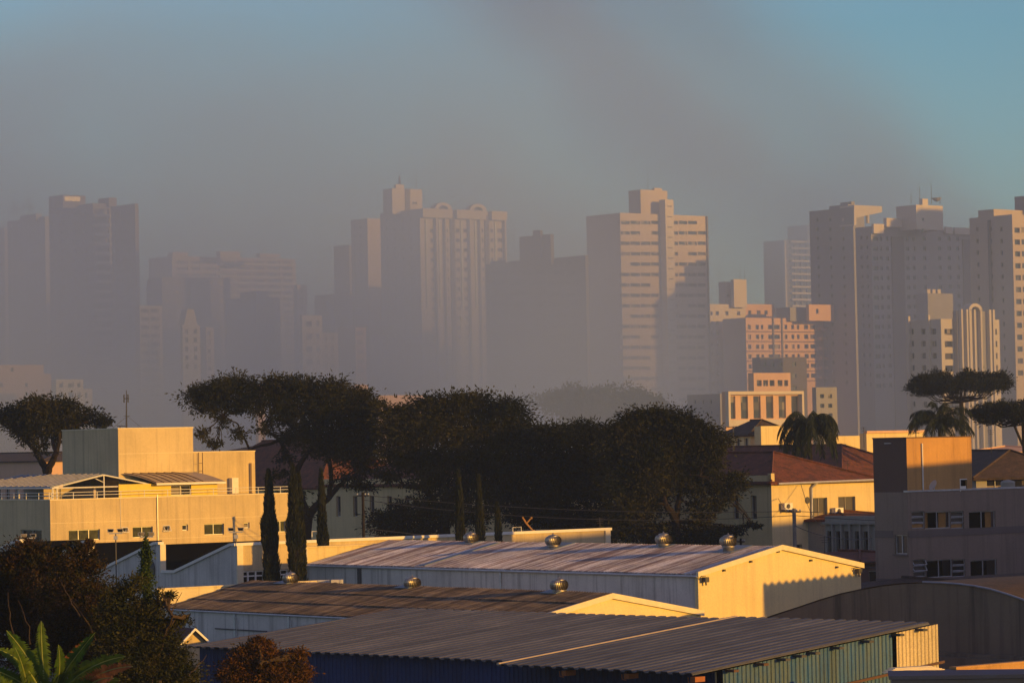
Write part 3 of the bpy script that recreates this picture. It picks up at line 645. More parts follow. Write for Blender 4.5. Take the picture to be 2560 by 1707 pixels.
# back wall
R0 = S0 + VA * tr
bw0 = R0 - fbn.a * lB - fa.a * .3; sheet('wall', Vector((bw0.x, bw0.y, 0)), fbn.a, zv, lB + eL - 1.6, R0.z - .15, 0.25, 0.03, mat_blue, shed, trap=True)
# walls
wb = Fr(S1 + fa.a * 0.5, 135, 1); wb.n = -wb.n
sheet('wall', wb.pt(-lB + 0.4, 0), wb.a, zv, lB + 1.0, S1.z - 0.02, 0.25, 0.03, mat_blue, shed, trap=True)
wf = Fr(S0 + fa.a * 1.8, 135, 1)
sheet('wall', wf.pt(1.0, 0), wf.a, zv, eL - 1.9, S0.z + 0.05, 0.25, 0.03, mat_blue, shed, trap=True)
ws = Fr(S0 + fbn.a * (eL - 0.75), 45, 1)                                # the gable side facing the sun
ks_, ke_ = 1.9, ws.hit(2350, 1600)[0]; kc_ = ws.hit(2238, 1600)[0]
def slanted(name, k0, k1, mat, n):
    o = sheet(name, ws.pt(k0, 0, n), ws.a, zv, k1 - k0, 10, 0.24, 0.045, mat, shed, trap=True, nv=1, thick=0.02)
    me = o.data; off = o.parent.location
    for v_ in me.vertices:
        w_ = v_.co + off
        if v_.co.z > 5:
            kk_ = (w_ - ws.o).dot(ws.a); v_.co.z = S0.z + slope * kk_ - 0.03
    return o
slanted('side_wall', ks_, kc_, mat_teal, 0); slanted('side_wall', kc_ + 0.02, ke_, mat_creams, 0.05)['label'] = 'bare cream section of the side wall'
m = MB()
m.box8([ws.pt(k, S0.z + slope * k + dz, n) for dz, nn in ((-1.62, 0), (-1.52, 0)) for k, n in ((ks_, .08), (ke_ + .08, .08), (ke_ + .08, .15), (ks_, .15))])
m.build('rail', M['rust'], shed)
m = MB(); m.box8([ws.pt(k, S0.z + slope * k + dz, n) for dz in (-3.1, -3.0) for k, n in ((ks_, .08), (kc_ - .2, .08), (kc_ - .2, .18), (ks_, .18))]); m.build('rail', mat_teal, shed)
for u in (1815, 1890, 1945, 1985, 2020, 2080, 2155, 2232, 2290):
    k = ws.hit(u, 1640)[0]
    m = MB(); m.box(ws, k - .14, k + .14, S0.z + slope * k - .12, S0.z + slope * k - .03, 0.04, 0.5); m.build('purlin_end', M['rust'] if u < 1900 else M['iron'], shed)
for u in (1400, 1556, 1722):
    k = fbn.hit(u, 1675)[0]; fq = Fr(S0 + fa.a * 0.25, 135, 1)
    m = MB(); m.box(fq, k - .12, k + .12, S0.z - .22, S0.z - .03, -.5, 0.05); m.tube([fq.pt(k - .22, S0.z - .05, .05), fq.pt(k - .2, S0.z - .25, .05), fq.pt(k, S0.z - .26, .05)], .02, 4)
    m.build('rafter_end', plain('orange_timber', (0.30, 0.10, 0.03), 0.8), shed)
# scrawled pale paint on the blue wall
paint = plain('pale_paint', (0.30, 0.32, 0.36), 0.8, var=0.4)
rp = random.Random(3)
strokes = [(880, 1668), (902, 1662), (938, 1660), (985, 1672), (1050, 1664), (1082, 1670), (1098, 1676), (1120, 1678)]
m = MB()
for (u, v) in strokes:
    k, z = wb.hit(u, v)
    if u > 1030: pts = [(k, z), (k + .01, z - .5)]
    else: pts = [(k + rp.uniform(-.22, .22), z - i * .08 + rp.uniform(-.06, .06)) for i in range(9)]
    m.tube([wb.pt(a, b_, 0.05) for a, b_ in pts], [0.018 * rp.uniform(.4, 1.2) for _ in pts], 4)
m.build('graffiti', paint, shed)

# turbine ventilators
def turbine(u, v, d, label, Rr=0.46, drop=0.55):
    p = P(u, v, d); root = thing('roof_ventilator', label, 'ventilator', (p.x, p.y, p.z - drop), 'turbine ventilators on the warehouse roofs')
    m = MB(); m.lathe((p.x, p.y, p.z - drop), [(Rr * .62, 0), (Rr * .62, drop - .1), (Rr * .72, drop - .06), (Rr * .72, drop)], 28); m.build('throat', M['steel'], root, True)
    m = MB(); n = 30; prof = [(-.02, .70), (.10, .88), (.24, .98), (.38, 1.0), (.52, .95), (.64, .80), (.70, .60)]
    for j in range(n):
        a0 = 2 * math.pi * j / n; i0 = len(m.v)
        for z, r in prof:
            tw = (z - .3) * .35
            for da, rr in ((0.0, r), (2 * math.pi / n * .80, r * .90)):
                a = a0 + da + tw; m.v.append((p.x + math.cos(a) * rr * Rr, p.y + math.sin(a) * rr * Rr, p.z + z * Rr * 1.5))
        for q_ in range(len(prof) - 1): a = i0 + q_ * 2; m.f.append((a, a + 1, a + 3, a + 2))
    m.build('vanes', M['steel'], root)
    m = MB(); m.lathe((p.x, p.y, p.z), [(Rr * .5, .02), (Rr * .84, .12), (Rr * .86, .30), (Rr * .6, .43)], 20); m.build('core', M['iron'], root)
    m = MB(); m.lathe((p.x, p.y, p.z + .70 * Rr * 1.5), [(Rr * .66, -.03), (Rr * .5, .05), (Rr * .15, .09), (.03, .12), (.02, .18)], 24); m.build('cap', M['steel'], root, True)
flash = plain('blue_grey_flashing', (0.14, 0.19, 0.25), 0.5)

# large warehouse
C = P(1745, 1437, 165); WA = Fr(C, 51, 1); WB = Fr(C, -39, -1)
LA = WA.hit(2152, 1425)[0]; LB = WB.hit(768, 1418)[0]; ze = C.z; zrg = P(1945, 1369, C.y + 0.629 * LA / 2).z
wh = thing('warehouse', 'white walled warehouse with a bright yellow gable and pale corrugated roof', 'warehouse', (C.x, C.y, 0))
m = MB(); m.prism(WA, [(0, 0), (LA, 0), (LA, ze), (LA / 2, zrg), (0, ze)], -0.25, 0); m.build('gable_wall', M['gable'], wh)
m = MB(); m.box(WB, 0.26, LB, 0, ze - 0.02, -0.25, 0); m.build('side_wall', M['white'], wh)
m = MB(); m.box(WB, 0.26, LB, 0, ze - .02, -LA, -LA + .25); m.build('side_wall', M['white'], wh)
sl = (zrg - ze) / (LA / 2); Vu = WA.a + zv * sl
mat_wh = corr_mat('pale_weathered_sheet', (0.30, 0.22, 0.20), (0.80, 0.76, 0.76), 0.5, patch=0.5, sc=0.25, hard=True)
e0 = WB.pt(-0.1, ze, 0.12) + zv * 0.02
sheet('roof', e0 + WB.a * 0.1, WB.a, Vu, LB - 0.2, Vu.length * (LA / 2) + .15, 0.22, 0.06, mat_wh, wh, jit=0.012)
e1 = e0 + WA.a * (LA + .24); sheet('roof', e1 + WB.a * .1, WB.a, (-WA.a + zv * sl), LB - .2, Vu.length * (LA / 2) - .02, 0.22, 0.06, mat_wh, wh)
m = MB()
for k0, z0, k1, z1 in ((-.12, ze, LA / 2, zrg), (LA / 2, zrg, LA + .12, ze)):
    m.box8([WA.pt(k0, z0 - .10, .003), WA.pt(k1, z1 - .10, .003), WA.pt(k1, z1 - .10, .16), WA.pt(k0, z0 - .10, .16), WA.pt(k0, z0 + .17, .003), WA.pt(k1, z1 + .17, .003), WA.pt(k1, z1 + .17, .16), WA.pt(k0, z0 + .17, .16)])
m.build('verge_board', M['trim'], wh)
m = MB(); m.tube([WB.pt(-.05, ze - .06, .10), WB.pt(LB, ze - .06, .10)], .07, 8); m.build('gutter', M['alu'], wh)
for u in (900, 1253):
    k = WB.hit(u, 1450)[0]; m = MB(); w_ = .16 if u == 900 else .06; m.box(WB, k - w_, k + w_, 0, ze - .12, .003, .08); m.build('downpipe', M['iron'] if u == 900 else M['alu'], wh)
for k in (.35, LA - .35):
    z = ze - .25; m = MB(); m.box(WA, k - .16, k + .10, z - .12, z + .14, .10, .36); m.tube([WA.pt(k - .3, z, 0), WA.pt(k - .3, z + .2, .15), WA.pt(k, z + .2, .2)], .02, 5); m.tube([WA.pt(k, z - .1, .2), WA.pt(k + .02, z - .28, .2)], .05, 6)
    m.build('floodlight', M['iron'], wh)
for u, v in ((1808, 1425), (1875, 1403), (1943, 1378), (2025, 1400), (2090, 1417)):
    k, z = WA.hit(u, v); m = MB(); m.box(WA, k - .05, k + .05, z - .05, z + .05, .003, .15); m.build('bracket', M['iron'], wh)
m = MB(); WE = Fr(WB.pt(LB, 0), 51, 1); ztp = P(800, 1369, WE.o.y).z                # parapet wall closing the far end
m.box(WE, -.35, 9.8, 0, ztp, -.25, 0); m.box(WE, -.45, 9.9, ztp, ztp + .09, -.33, .08); m.build('end_parapet', wall_mat('stained_yellow_parapet', (.76, .62, .32), 1.0, (.30, .22, .10)), wh)
m = MB(); m.box(WB, LB - .02, LB + .32, 0, ztp, -.02, .30); m.build('end_pier', M['white'], wh)
k = WB.hit(1060, 1400)[0]
m = MB(); m.box8([WB.pt(k + a, ze + t * sl + zz_, -t) for zz_ in (.09, .13) for a, t in ((0, .05), (.5, .05), (.5, 5.6), (0, 5.6))]); m.build('roof_strip', flash, wh)
for (u, v, lb) in ((1178, 1362, 'turbine ventilator at the left on the ridge of the pale warehouse roof'), (1383, 1366, 'turbine ventilator on a tall throat second from the left on the pale roof'),
                   (1659, 1366, 'turbine ventilator third from the left on the pale roof, before the dark tree'), (1821, 1368, 'turbine ventilator nearest the yellow gable on the pale roof')):
    tall = u in (1383, 1821)
    RF = Fr(WB.pt(0, 0, -(LA / 2)), -39, -1); pr = RF.pt(RF.hit(u, 1368)[0], 0); dd = pr.y - (1.7 if tall else .5)
    turbine(u, v - (4 if tall else 7), dd, lb, .48, .80 if tall else .42)
    p = P(u, 1380, dd); s_ = (p - WB.o).dot(WB.a); t_ = -(p - WB.o).dot(WB.n)
    m = MB(); m.box8([WB.pt(s_ + a, ze + sl * t + z, -t) for z in (.085, .12) for a, t in ((-.7, max(0, t_ - .5)), (.7, max(0, t_ - .5)), (.7, LA / 2 - .02), (-.7, LA / 2 - .02))]); m.build('flashing', flash, wh)

# second, lower warehouse
C2 = P(1296, 1562, 146.5); XA = Fr(C2, 51, 1); XB = Fr(C2, -39, -1)
pk = XA.hit(1528, 1489); LA2 = pk[0] * 2; LB2 = XB.hit(405, 1526)[0]; ze2 = C2.z; zr2 = pk[1]; sl2 = (zr2 - ze2) / (LA2 / 2)
w2 = thing('warehouse', 'lower warehouse with dark brown corrugated roof and small yellow gable between two bigger roofs', 'warehouse', (C2.x, C2.y, 0))
m = MB(); m.prism(XA, [(0, 0), (LA2, 0), (LA2, ze2), (LA2 / 2, zr2), (0, ze2)], -.25, 0); m.build('gable_wall', M['gable'], w2)
m = MB(); m.box(XB, .26, LB2, 0, ze2 - .02, -.25, 0); m.build('side_wall', M['white'], w2)
m = MB(); m.box(XB, .26, LB2, 0, ze2 - .02, -LA2, -LA2 + .25); m.build('side_wall', M['white'], w2)
mat_w2 = corr_mat('brown_mossy_sheet', (0.085, 0.06, 0.042), (0.24, 0.19, 0.14), 0.85, patch=0.8, sc=0.5, hard=True)
V2 = XA.a + zv * sl2; LV2 = V2.length * LA2 / 2
for i in range(3):
    sheet('roof_sheets', XB.pt(-.1, ze2, .12) + V2.normalized() * (LV2 * i / 3), XB.a, V2, LB2, LV2 / 3 + .12, 0.19, 0.055, mat_w2, w2, lift=.05 * i, thick=.045, jit=.02, nv=4)
sheet('roof_sheets', XB.pt(-.1, ze2, .12) + XA.a * (LA2 + .24), XB.a, (-XA.a + zv * sl2), LB2, LV2, .19, .055, mat_w2, w2, lift=.05)
m = MB()
for k0, z0, k1, z1 in ((-.12, ze2, LA2 / 2, zr2), (LA2 / 2, zr2, LA2 + .12, ze2)):
    m.box8([XA.pt(k0, z0 - .12, .003), XA.pt(k1, z1 - .12, .003), XA.pt(k1, z1 - .12, .14), XA.pt(k0, z0 - .12, .14), XA.pt(k0, z0 + .14, .003), XA.pt(k1, z1 + .14, .003), XA.pt(k1, z1 + .14, .14), XA.pt(k0, z0 + .14, .14)])
m.build('verge_board', M['trim'], w2)
m = MB(); m.tube([XB.pt(0, ze2 - .06, .1), XB.pt(LB2, ze2 - .06, .1)], .05, 8); m.build('gutter', M['alu'], w2)
for u in (589, 724):
    k = XB.hit(u, 1550)[0]; m = MB(); m.box(XB, k - .07, k + .07, 0, ze2 - .1, .003, .1); m.tube([XB.pt(k - .2, ze2 - .3, .1), XB.pt(k - .22, ze2 - .8, .1), XB.pt(k - .18, ze2 - 1.3, .1)], .03, 5); m.build('downpipe', M['alu'], w2)
k0, z = XB.hit(541, 1570); k1 = XB.hit(670, 1573)[0]; m = MB(); m.tube([XB.pt(k0, z, .08), XB.pt(k1, z, .08)], .035, 6); m.build('conduit', M['iron'], w2)
XE = Fr(XB.pt(LB2, 0), 51, 1); zt2 = P(550, 1463, XE.o.y + 4).z
m = MB(); m.box(XE, -.2, 10.5, 0, zt2, -.25, 0); m.box(XE, -.3, 10.6, zt2, zt2 + .08, -.3, .05); m.build('end_parapet', wall_mat('mouldy_yellow_parapet', (.76, .64, .40), 1.5, (.16, .12, .07), streak=.6), w2)
for (u, v, lb) in ((727, 1460, 'turbine ventilator at the far left end of the brown roof by the cypresses'), (1031, 1472, 'turbine ventilator in the middle of the brown roof beside a yellow box'), (1398, 1478, 'turbine ventilator nearest the small yellow gable on the brown roof')):
    RF = Fr(XB.pt(0, 0, -(LA2 / 2)), -39, -1); kB = RF.hit(u, 1470)[0]; pr = RF.pt(kB, 0); turbine(u, v - 4, pr.y - .4, lb, .45, .45)
    s_ = kB; m = MB(); m.box8([XB.pt(s_ + a, ze2 + sl2 * t + z, -t) for z in (.20, .23) for a, t in ((-.6, LA2 / 2 - .7), (.6, LA2 / 2 - .7), (.6, LA2 / 2 - .05), (-.6, LA2 / 2 - .05))]); m.build('flashing', flash, w2)
# rooftop odds and ends between the warehouses
def yard_block(name, label, cat, u0, u1, v0, v1, d, mat, dep=.5, grille=False, group=None, zdown=0.3):
    f = Fr(P(u0, v1, d), 90, 1); w_ = f.hit(u1, v1)[0]; z0, z1 = P(u0, v1, d).z, P(u0, v0, d).z
    r = thing(name, label, cat, (f.o.x, f.o.y, z0 - zdown), group); m = MB(); m.box(f, 0, w_, z0 - zdown, z1, -dep, 0); m.build('casing', mat, r)
    if grille:
        m = MB(); zc = (z0 + z1) / 2; rr = min(w_ * .3, (z1 - z0) * .42); k = w_ * .36
        m.prism(f, [(k + rr * math.cos(a * math.pi / 8), zc + rr * math.sin(a * math.pi / 8)) for a in range(16)], .003, .03); m.build('fan_grille', M['iron'], r)
        m = MB(); m.box(f, w_ * .78, w_ * .82, z0, z1, .003, .02); m.build('seam', M['alu'], r)
    return r
yard_block('air_conditioner', 'left of two outdoor air conditioner units at the foot of the white wall', 'air conditioner', 793, 822, 1450, 1478, 173, M['white'], grille=True)
yard_block('air_conditioner', 'right of two outdoor air conditioner units, next to the black downpipe', 'air conditioner', 828, 857, 1449, 1478, 172.5, M['white'], grille=True)
yard_block('roof_hatch', 'yellow box beside the middle ventilator of the brown roof', 'hatch', 974, 1007, 1469, 1479, 164, M['gable'])
yard_block('plastic_sheet', 'low blue grey cover left of the yellow box', 'cover', 925, 972, 1471, 1479, 165, flash)
yard_block('roof_hatch', 'small blue and white hatch at the foot of the white wall', 'hatch', 1114, 1136, 1472, 1482, 162, M['white'])
yard_block('roof_duct', 'pale duct right of the far left ventilator on the brown roof', 'duct', 748, 790, 1456, 1474, 175, M['white'])

# sawtooth workshop
C3 = P(590, 1364, 200); YA = Fr(C3, 51, 1); YB = Fr(C3, -39, -1)
saw = thing('sawtooth_workshop', 'white sawtooth roofed workshop with dark glazing and a long beige side wall', 'workshop', (C3.x, C3.y, 0))
def yb(u, v): return YB.hit(u, v)
LA3 = YA.hit(1525, 1325)[0]; z3 = C3.z
teeth = []; kprev = 0
d_t = yb(400, 1400)[0]; zv_ = yb(437, 1431)[1]; kval = yb(437, 1431)[0]
prof = [(0, 0), (0, z3)]
for i in range(4):
    kk0 = d_t * i; prof += [(kk0 + .55, z3)] if i else [(.6, z3)]; prof += [(kk0 + kval, zv_), (kk0 + d_t - .02, zv_), (kk0 + d_t, z3)]
prof += [(d_t * 4 + .3, z3), (d_t * 4 + .3, 0)]
# wall pieces per tooth keep each outline convex
m = MB()
for i in range(4):
    a = d_t * i; m.prism(YB, [(a, 0), (a + d_t, 0), (a + d_t, zv_), (a + kval, zv_), (a + .6, z3), (a, z3)], -.3, 0)
m.build('front_wall', M['white'], saw)
for i in range(4):
    a = d_t * i; m = MB()
    m.box8([YB.pt(k, z, n) for (k, z) in ((a + .5, z3 - .14), (a + kval, zv_ - .14)) for n in (.003, .12)][:0] or [YB.pt(a + .55, z3 - .02, .003), YB.pt(a + kval, zv_ - .02, .003), YB.pt(a + kval, zv_ - .02, .14), YB.pt(a + .55, z3 - .02, .14), YB.pt(a + .55, z3 + .16, .003), YB.pt(a + kval, zv_ + .16, .003), YB.pt(a + kval, zv_ + .16, .14), YB.pt(a + .55, z3 + .16, .14)])
    m.box(YB, a + kval + .003, a + d_t - .31, zv_ - .02, zv_ + .16, .003, .14); m.box(YB, a - .02, a + .547, z3, z3 + .16, -.3, .14); m.build('coping', M['wtrim'], saw)
    f = Fr(YB.pt(a, 0, -.3), 51, 1)
    if i:
        lt = 9.0 if i == 1 else 5.5; m = MB(); m.box(f, 0, lt, zv_ - .3, z3 - .02, -.12, 0); m.build('roof_glazing', M['dark'], saw)
        m = MB(); m.box(f, -.299, .12, 0, z3 + .0, -.3, .05); m.build('pier', M['trim'], saw)
    lt = (LA3 - .6, 9.0, 5.5, 5.5)[i]; g2 = MB(); g2.quad(f.pt(0, z3 - .1, -.12), f.pt(lt, z3 - .1, -.12), f.pt(lt, zv_ - .35, -d_t + .3), f.pt(0, zv_ - .35, -d_t + .3)); g2.build('roof', M['tw_dark'], saw)
wr = [(YA.hit(a, 1440)[0], YA.hit(c, 1440)[0], YA.hit(603, 1475)[1], YA.hit(603, 1427)[1]) for a, c in ((603, 661), (666, 721))]
m = MB(); m.facade(YA, 0, LA3, 0, z3, wr, .2); m.quad(YA.pt(LA3, 0), YA.pt(LA3, 0, -8), YA.pt(LA3, z3, -8), YA.pt(LA3, z3)); m.build('side_wall', M['cream'], saw)
for r in wr:
    m = MB(); m.box(YA, r[0], r[1], r[2], r[3], -.26, -.19); w_ = m.build('window', M['dark'], saw)
    m = MB(); n = 3
    for i in range(n + 1): k = r[0] + (r[1] - r[0]) * i / n; m.box(YA, k - .05, k + .05, r[2], r[3], -.187, -.10)
    for z in (r[2] + .03, r[2] + (r[3] - r[2]) * .72, r[3] - .05): m.box(YA, r[0], r[1], z - .04, z + .04, -.187, -.09)
    o = m.build('frame', M['wtrim'], saw); o.parent = w_; o.location = (0, 0, 0)
m = MB(); m.box(YA, -.05, LA3 + .1, z3, z3 + .18, -.3, .10); m.build('coping', M['wtrim'], saw)
for k in (0.0, LA3 - .5): m = MB(); m.box(YA, k + .003, k + .45, 0, z3 - .003, .003, .12); m.build('pier', M['trim'], saw)
k, z = YB.hit(380, 1424); m = MB(); m.prism(YB, [(k + .38 * math.cos(a * math.pi / 9), z + .6 * math.sin(a * math.pi / 9)) for a in range(18)], .003, .08); m.build('vent_fan', M['iron'], saw)

# floodlight poles
for (u, v, dd, lb, ang) in ((72, 1345, 214, 'floodlight pole in front of the shaded wall of the yellow building', 0.5), (289, 1333, 206, 'pair of floodlights on a pole between two sunlit windows', 0), (366, 1342, 200, 'pair of floodlights above the ivy column', 0.1), (590, 1330, 206, 'small pair of round floodlights on the corner of the sawtooth workshop', 0.4)):
    p = P(u, v, dd); r = thing('floodlight_pole', lb, 'floodlight', (p.x, p.y, 0), 'floodlights around the workshop roof')
    m = MB(); m.tube([(p.x, p.y, 0), (p.x, p.y, p.z)], [.06, .04], 6); m.build('pole', M['iron'], r)
    m = MB(); w_ = .42; m.box(Fr(p, 90, 1), -w_, w_, p.z - .03, p.z + .04, -.04, .04); m.build('crossbar', M['alu'], r)
    for sx in (-1, 1):
        f = Fr((p.x + sx * w_ * .72, p.y), 90, 1); a = .17; z = p.z + .08
        m = MB(); m.box8([f.pt(-a + sx * .04, z, .12), f.pt(a + sx * .04, z, .12), f.pt(a, z + .1, -.2), f.pt(-a, z + .1, -.2), f.pt(-a - .04, z + .22, .16), f.pt(a + .04, z + .22, .16), f.pt(a, z + .22, -.12), f.pt(-a, z + .22, -.12)]); h_ = m.build('lamp_head', M['alu'], r)
        m = MB(); m.box8([f.pt(-a + .06, z + .03, .125), f.pt(a - .02, z + .03, .125), f.pt(a - .02, z + .04, .15), f.pt(-a + .06, z + .04, .15), f.pt(-a + .02, z + .20, .158), f.pt(a - .0, z + .20, .158), f.pt(a - .0, z + .20, .18), f.pt(-a + .02, z + .20, .18)]); o = m.build('lens', M['pane'], r); o.parent = h_
    m = MB(); m.box(Fr(p, 90, 1), -.12, .12, p.z - .4, p.z - .15, -.1, .1); m.build('control_box', M['alu'], r)

# big cream building, left
C4 = P(125, 1250, 230); ZA = Fr(C4, 54, 1); ZB = Fr(C4, -36, -1)
ye = thing('community_building', 'big cream building on the left with a roof terrace, upper block and canopies', 'building', (C4.x, C4.y, 0))
L4 = ZA.hit(722, 1227)[0]; K4 = ZB.hit(-90, 1250)[0]; z4 = C4.z
def rc(fr, u0, v0, u1, v1):
    a = fr.hit(u0, v1); b_ = fr.hit(u1, v0); return (min(a[0], b_[0]), max(a[0], b_[0]), min(a[1], b_[1]), max(a[1], b_[1]))
big = [rc(ZA, 172, 1322, 250, 1351), rc(ZA, 332, 1315, 382, 1344), rc(ZA, 511, 1308, 560, 1337), rc(ZA, 690, 1301, 715, 1330)]
small = [rc(ZA, 305, 1317, 319, 1331), rc(ZA, 409, 1312, 424, 1328), rc(ZA, 456, 1310, 470, 1326), rc(ZA, 610, 1305, 624, 1320)]
bw = [rc(ZB, 52, 1324, 104, 1354)]
m = MB(); m.facade(ZA, 0, L4, 0, z4, big + small, .22); m.facade(ZB, 0, K4, 0, z4, bw, .22); m.quad(ZA.pt(L4, 0), ZA.pt(L4, 0, -14), ZA.pt(L4, z4, -14), ZA.pt(L4, z4))
m.build('wall', M['cream'], ye)
def win(fr, r, root, n, depth=.22, frame=M['alu'], glass=M['pane'], bars=True, t=.05):
    m = MB(); m.box(fr, r[0] - .02, r[1] + .02, r[2] - .02, r[3] + .02, -depth - .05, -depth + .01); w_ = m.build('window', glass, root)
    m = MB()
    for i in range(n + 1):
        k = r[0] + (r[1] - r[0]) * i / n; m.box(fr, max(r[0], k - t / 2), min(r[1], k + t / 2) if i < n else r[1], r[2] + t, r[3] - t, -depth + .013, -depth + .07) if 0 < i < n else m.box(fr, (r[0] if i == 0 else r[1] - t), (r[0] + t if i == 0 else r[1]), r[2] + t, r[3] - t, -depth + .013, -depth + .07)
    m.box(fr, r[0], r[1], r[2], r[2] + t - .002, -depth + .013, -depth + .07); m.box(fr, r[0], r[1], r[3] - t + .002, r[3], -depth + .013, -depth + .07)
    o = m.build('frame', frame, root); o.parent = w_; return w_
for r, n in zip(big, (3, 2, 2, 2)): win(ZA, r, ye, n, glass=plain('olive_glass', (.06, .065, .035), .1, var=.4))
win(ZB, bw[0], ye, 2)
for i, r in enumerate(small):
    w_ = win(ZA, r, ye, 1, frame=M['wtrim'], t=.08)
    if i in (0, 1):    # tilted open sash
        m = MB(); a, b_, c, d_ = r[0], r[1], r[2], r[3]
        for (p0, p1) in (((a, c + .03, .25), (b_, c + .03, .25)), ((a, d_ - .03, 0), (b_, d_ - .03, 0)), ((a, c + .03, .25), (a, d_ - .03, 0)), ((b_, c + .03, .25), (b_, d_ - .03, 0))):
            m.tube([ZA.pt(*p0), ZA.pt(*p1)], .03, 5)
        o = m.build('open_sash', M['wtrim'], ye); o.parent = w_
m = MB()
pb = lambda a, b, z: Vector((*(C4.xy + (ZA.a * a + ZB.a * b).xy), z))
m.quad(pb(.1, .1, z4 - .05), pb(L4, .1, z4 - .05), pb(L4, K4, z4 - .05), pb(.1, K4, z4 - .05)); m.build('terrace_floor', M['tw_grey'], ye)
m = MB(); m.box(ZA, -.04, L4 + .04, z4 - .02, z4 + .06, -.25, .05); m.box(ZB, .06, K4, z4 - .02, z4 + .06, -.25, .05); m.build('coping', M['trim'], ye)
for fr, L_, nm in ((ZA, L4, 'railing'), (ZB, K4, 'railing')):
    m = MB()
    for z in (.30, .52): m.tube([fr.pt(0, z4 + z, -.12), fr.pt(L_, z4 + z, -.12)], .02, 5)
    k = 0
    while k < L_: m.tube([fr.pt(k, z4 + .05, -.12), fr.pt(k, z4 + .53, -.12)], .028, 5); k += 1.95
    m.build(nm, M['wtrim'], ye)
for v in (1308, 1356):
    z = ZA.hit(125, v)[1]; m = MB(); m.box(ZA, 0.01, L4, z - .012, z + .012, .002, .010); m.build('wall_joint', M['trim'], ye)
k = ZA.hit(393, 1300)[0]; m = MB(); m.tube([ZA.pt(k, 5.5, .06), ZA.pt(k, z4 + .2, .06)], .05, 6); m.build('downpipe', M['alu'], ye)
k = ZA.hit(301, 1300)[0]; m = MB(); m.tube([ZA.pt(k, ZA.hit(301, 1320)[1], .03), ZA.pt(k, z4, .03)], .02, 5); m.build('cable', M['wtrim'], ye)
# upper block and side block
CU = P(295, 1072, 236); UA = Fr(CU, 54, 1); UB = Fr(CU, -36, -1); lu, ku = UA.hit(482, 1070)[0], UB.hit(155, 1075)[0]
m = MB(); m.prism(UA, [(0, z4), (lu, z4), (lu, CU.z), (0, CU.z)], -ku, 0); m.build('upper_block', M['cream'], ye)
m = MB(); m.box(UA, -.04, lu + .04, CU.z, CU.z + .07, -ku - .04, .04); m.build('coping', M['trim'], ye)
z = UA.hit(300, 1134)[1]; m = MB(); m.box(UA, .01, lu, z - .015, z + .015, .002, .012); m.build('wall_joint', M['trim'], ye)
CV = P(480, 1131, 247); VV = Fr(CV, 54, 1); lv = VV.hit(637, 1129)[0]
m = MB(); m.box(VV, 0, lv, z4 - .5, CV.z, -6, 0); m.build('side_block', M['cream'], ye); m = MB(); m.box(VV, -.04, lv + .04, CV.z, CV.z + .07, -6.04, .04); m.build('coping', M['trim'], ye)
k = VV.hit(628, 1150)[0]; m = MB(); m.box(VV, k - .15, k + .15, z4, CV.z - .9, .003, .3); m.build('pier', M['cream'], ye)
k0, k1 = VV.hit(572, 1200)[0], VV.hit(588, 1200)[0]; m = MB(); m.box(VV, k0, k1, z4, z4 + 1.2, .003, .5); m.build('door', M['wtrim'], ye)
for k in (.15, .50):
    m = MB() if k == .15 else m; m.tube([VV.pt(VV.hit(484, 1150)[0] + k, z4 + .9, .5), VV.pt(VV.hit(484, 1150)[0] + k, CV.z + .0, .5)], .03, 4)
for i in range(3): z = z4 + 1.2 + i * .6; kk_ = VV.hit(484, 1150)[0]; m.tube([VV.pt(kk_ + .15, z, .5), VV.pt(kk_ + .5, z, .5)], .02, 4)
m.build('ladder', M['rust'], ye)
# terrace room under a curved lean-to roof
TR = Fr(P(297, 1240, 234), 54, 1); l2 = TR.hit(562, 1240)[0]; zc = TR.hit(400, 1208)[1]
rr_ = [rc(TR, 428, 1212, 478, 1238)]
m = MB(); m.facade(TR, 0, l2 * .93, z4 - .1, zc, rr_, .2); m.build('terrace_room_wall', wall_mat('yellow_wall', (.82, .62, .10), .2), ye); win(TR, (rr_[0][0], rr_[0][1], rr_[0][2], min(rr_[0][3], zc - .02)), ye, 2, .2, frame=M['wtrim'])
zt_ = UA.hit(400, 1183)[1]; n = 8; m = MB(); e_ = TR.hit(556, 1210)[0]; s_ = TR.hit(383, 1210)[0]
for i in range(n):
    t0, t1_ = i / n, (i + 1) / n; f_ = lambda t: zc + (zt_ - zc) * math.sin(t * math.pi / 2)
    m.box8([TR.pt(a + (b_ if a > s_ else 0), f_(t) + dz, .45 - t * 2.3) for dz in (0, .05) for a, b_, t in ((s_ - 1.8 * t0, 0, t0), (e_, -1.9 * t0, t0), (e_, -1.9 * t1_, t1_), (s_ - 1.8 * t1_, 0, t1_))])
m.build('curved_roof', corr_mat('bronze_sheet', (.36, .28, .20), (.50, .40, .29), .45), ye)
m = MB()
for i in range(7):
    k = s_ + (e_ - s_ - 1.9) * i / 6; m.tube([TR.pt(k - 1.5 * t, zc + (zt_ - zc) * math.sin(t * math.pi / 2) + .08, .45 - t * 2.3) for t in (0, .25, .5, .75, 1)], .03, 4)
m.build('roof_seams', M['rust'], ye)
m = MB(); m.box(TR, s_, e_, zc - .12, zc + .02, .45, .55); m.build('fascia', M['wtrim'], ye)
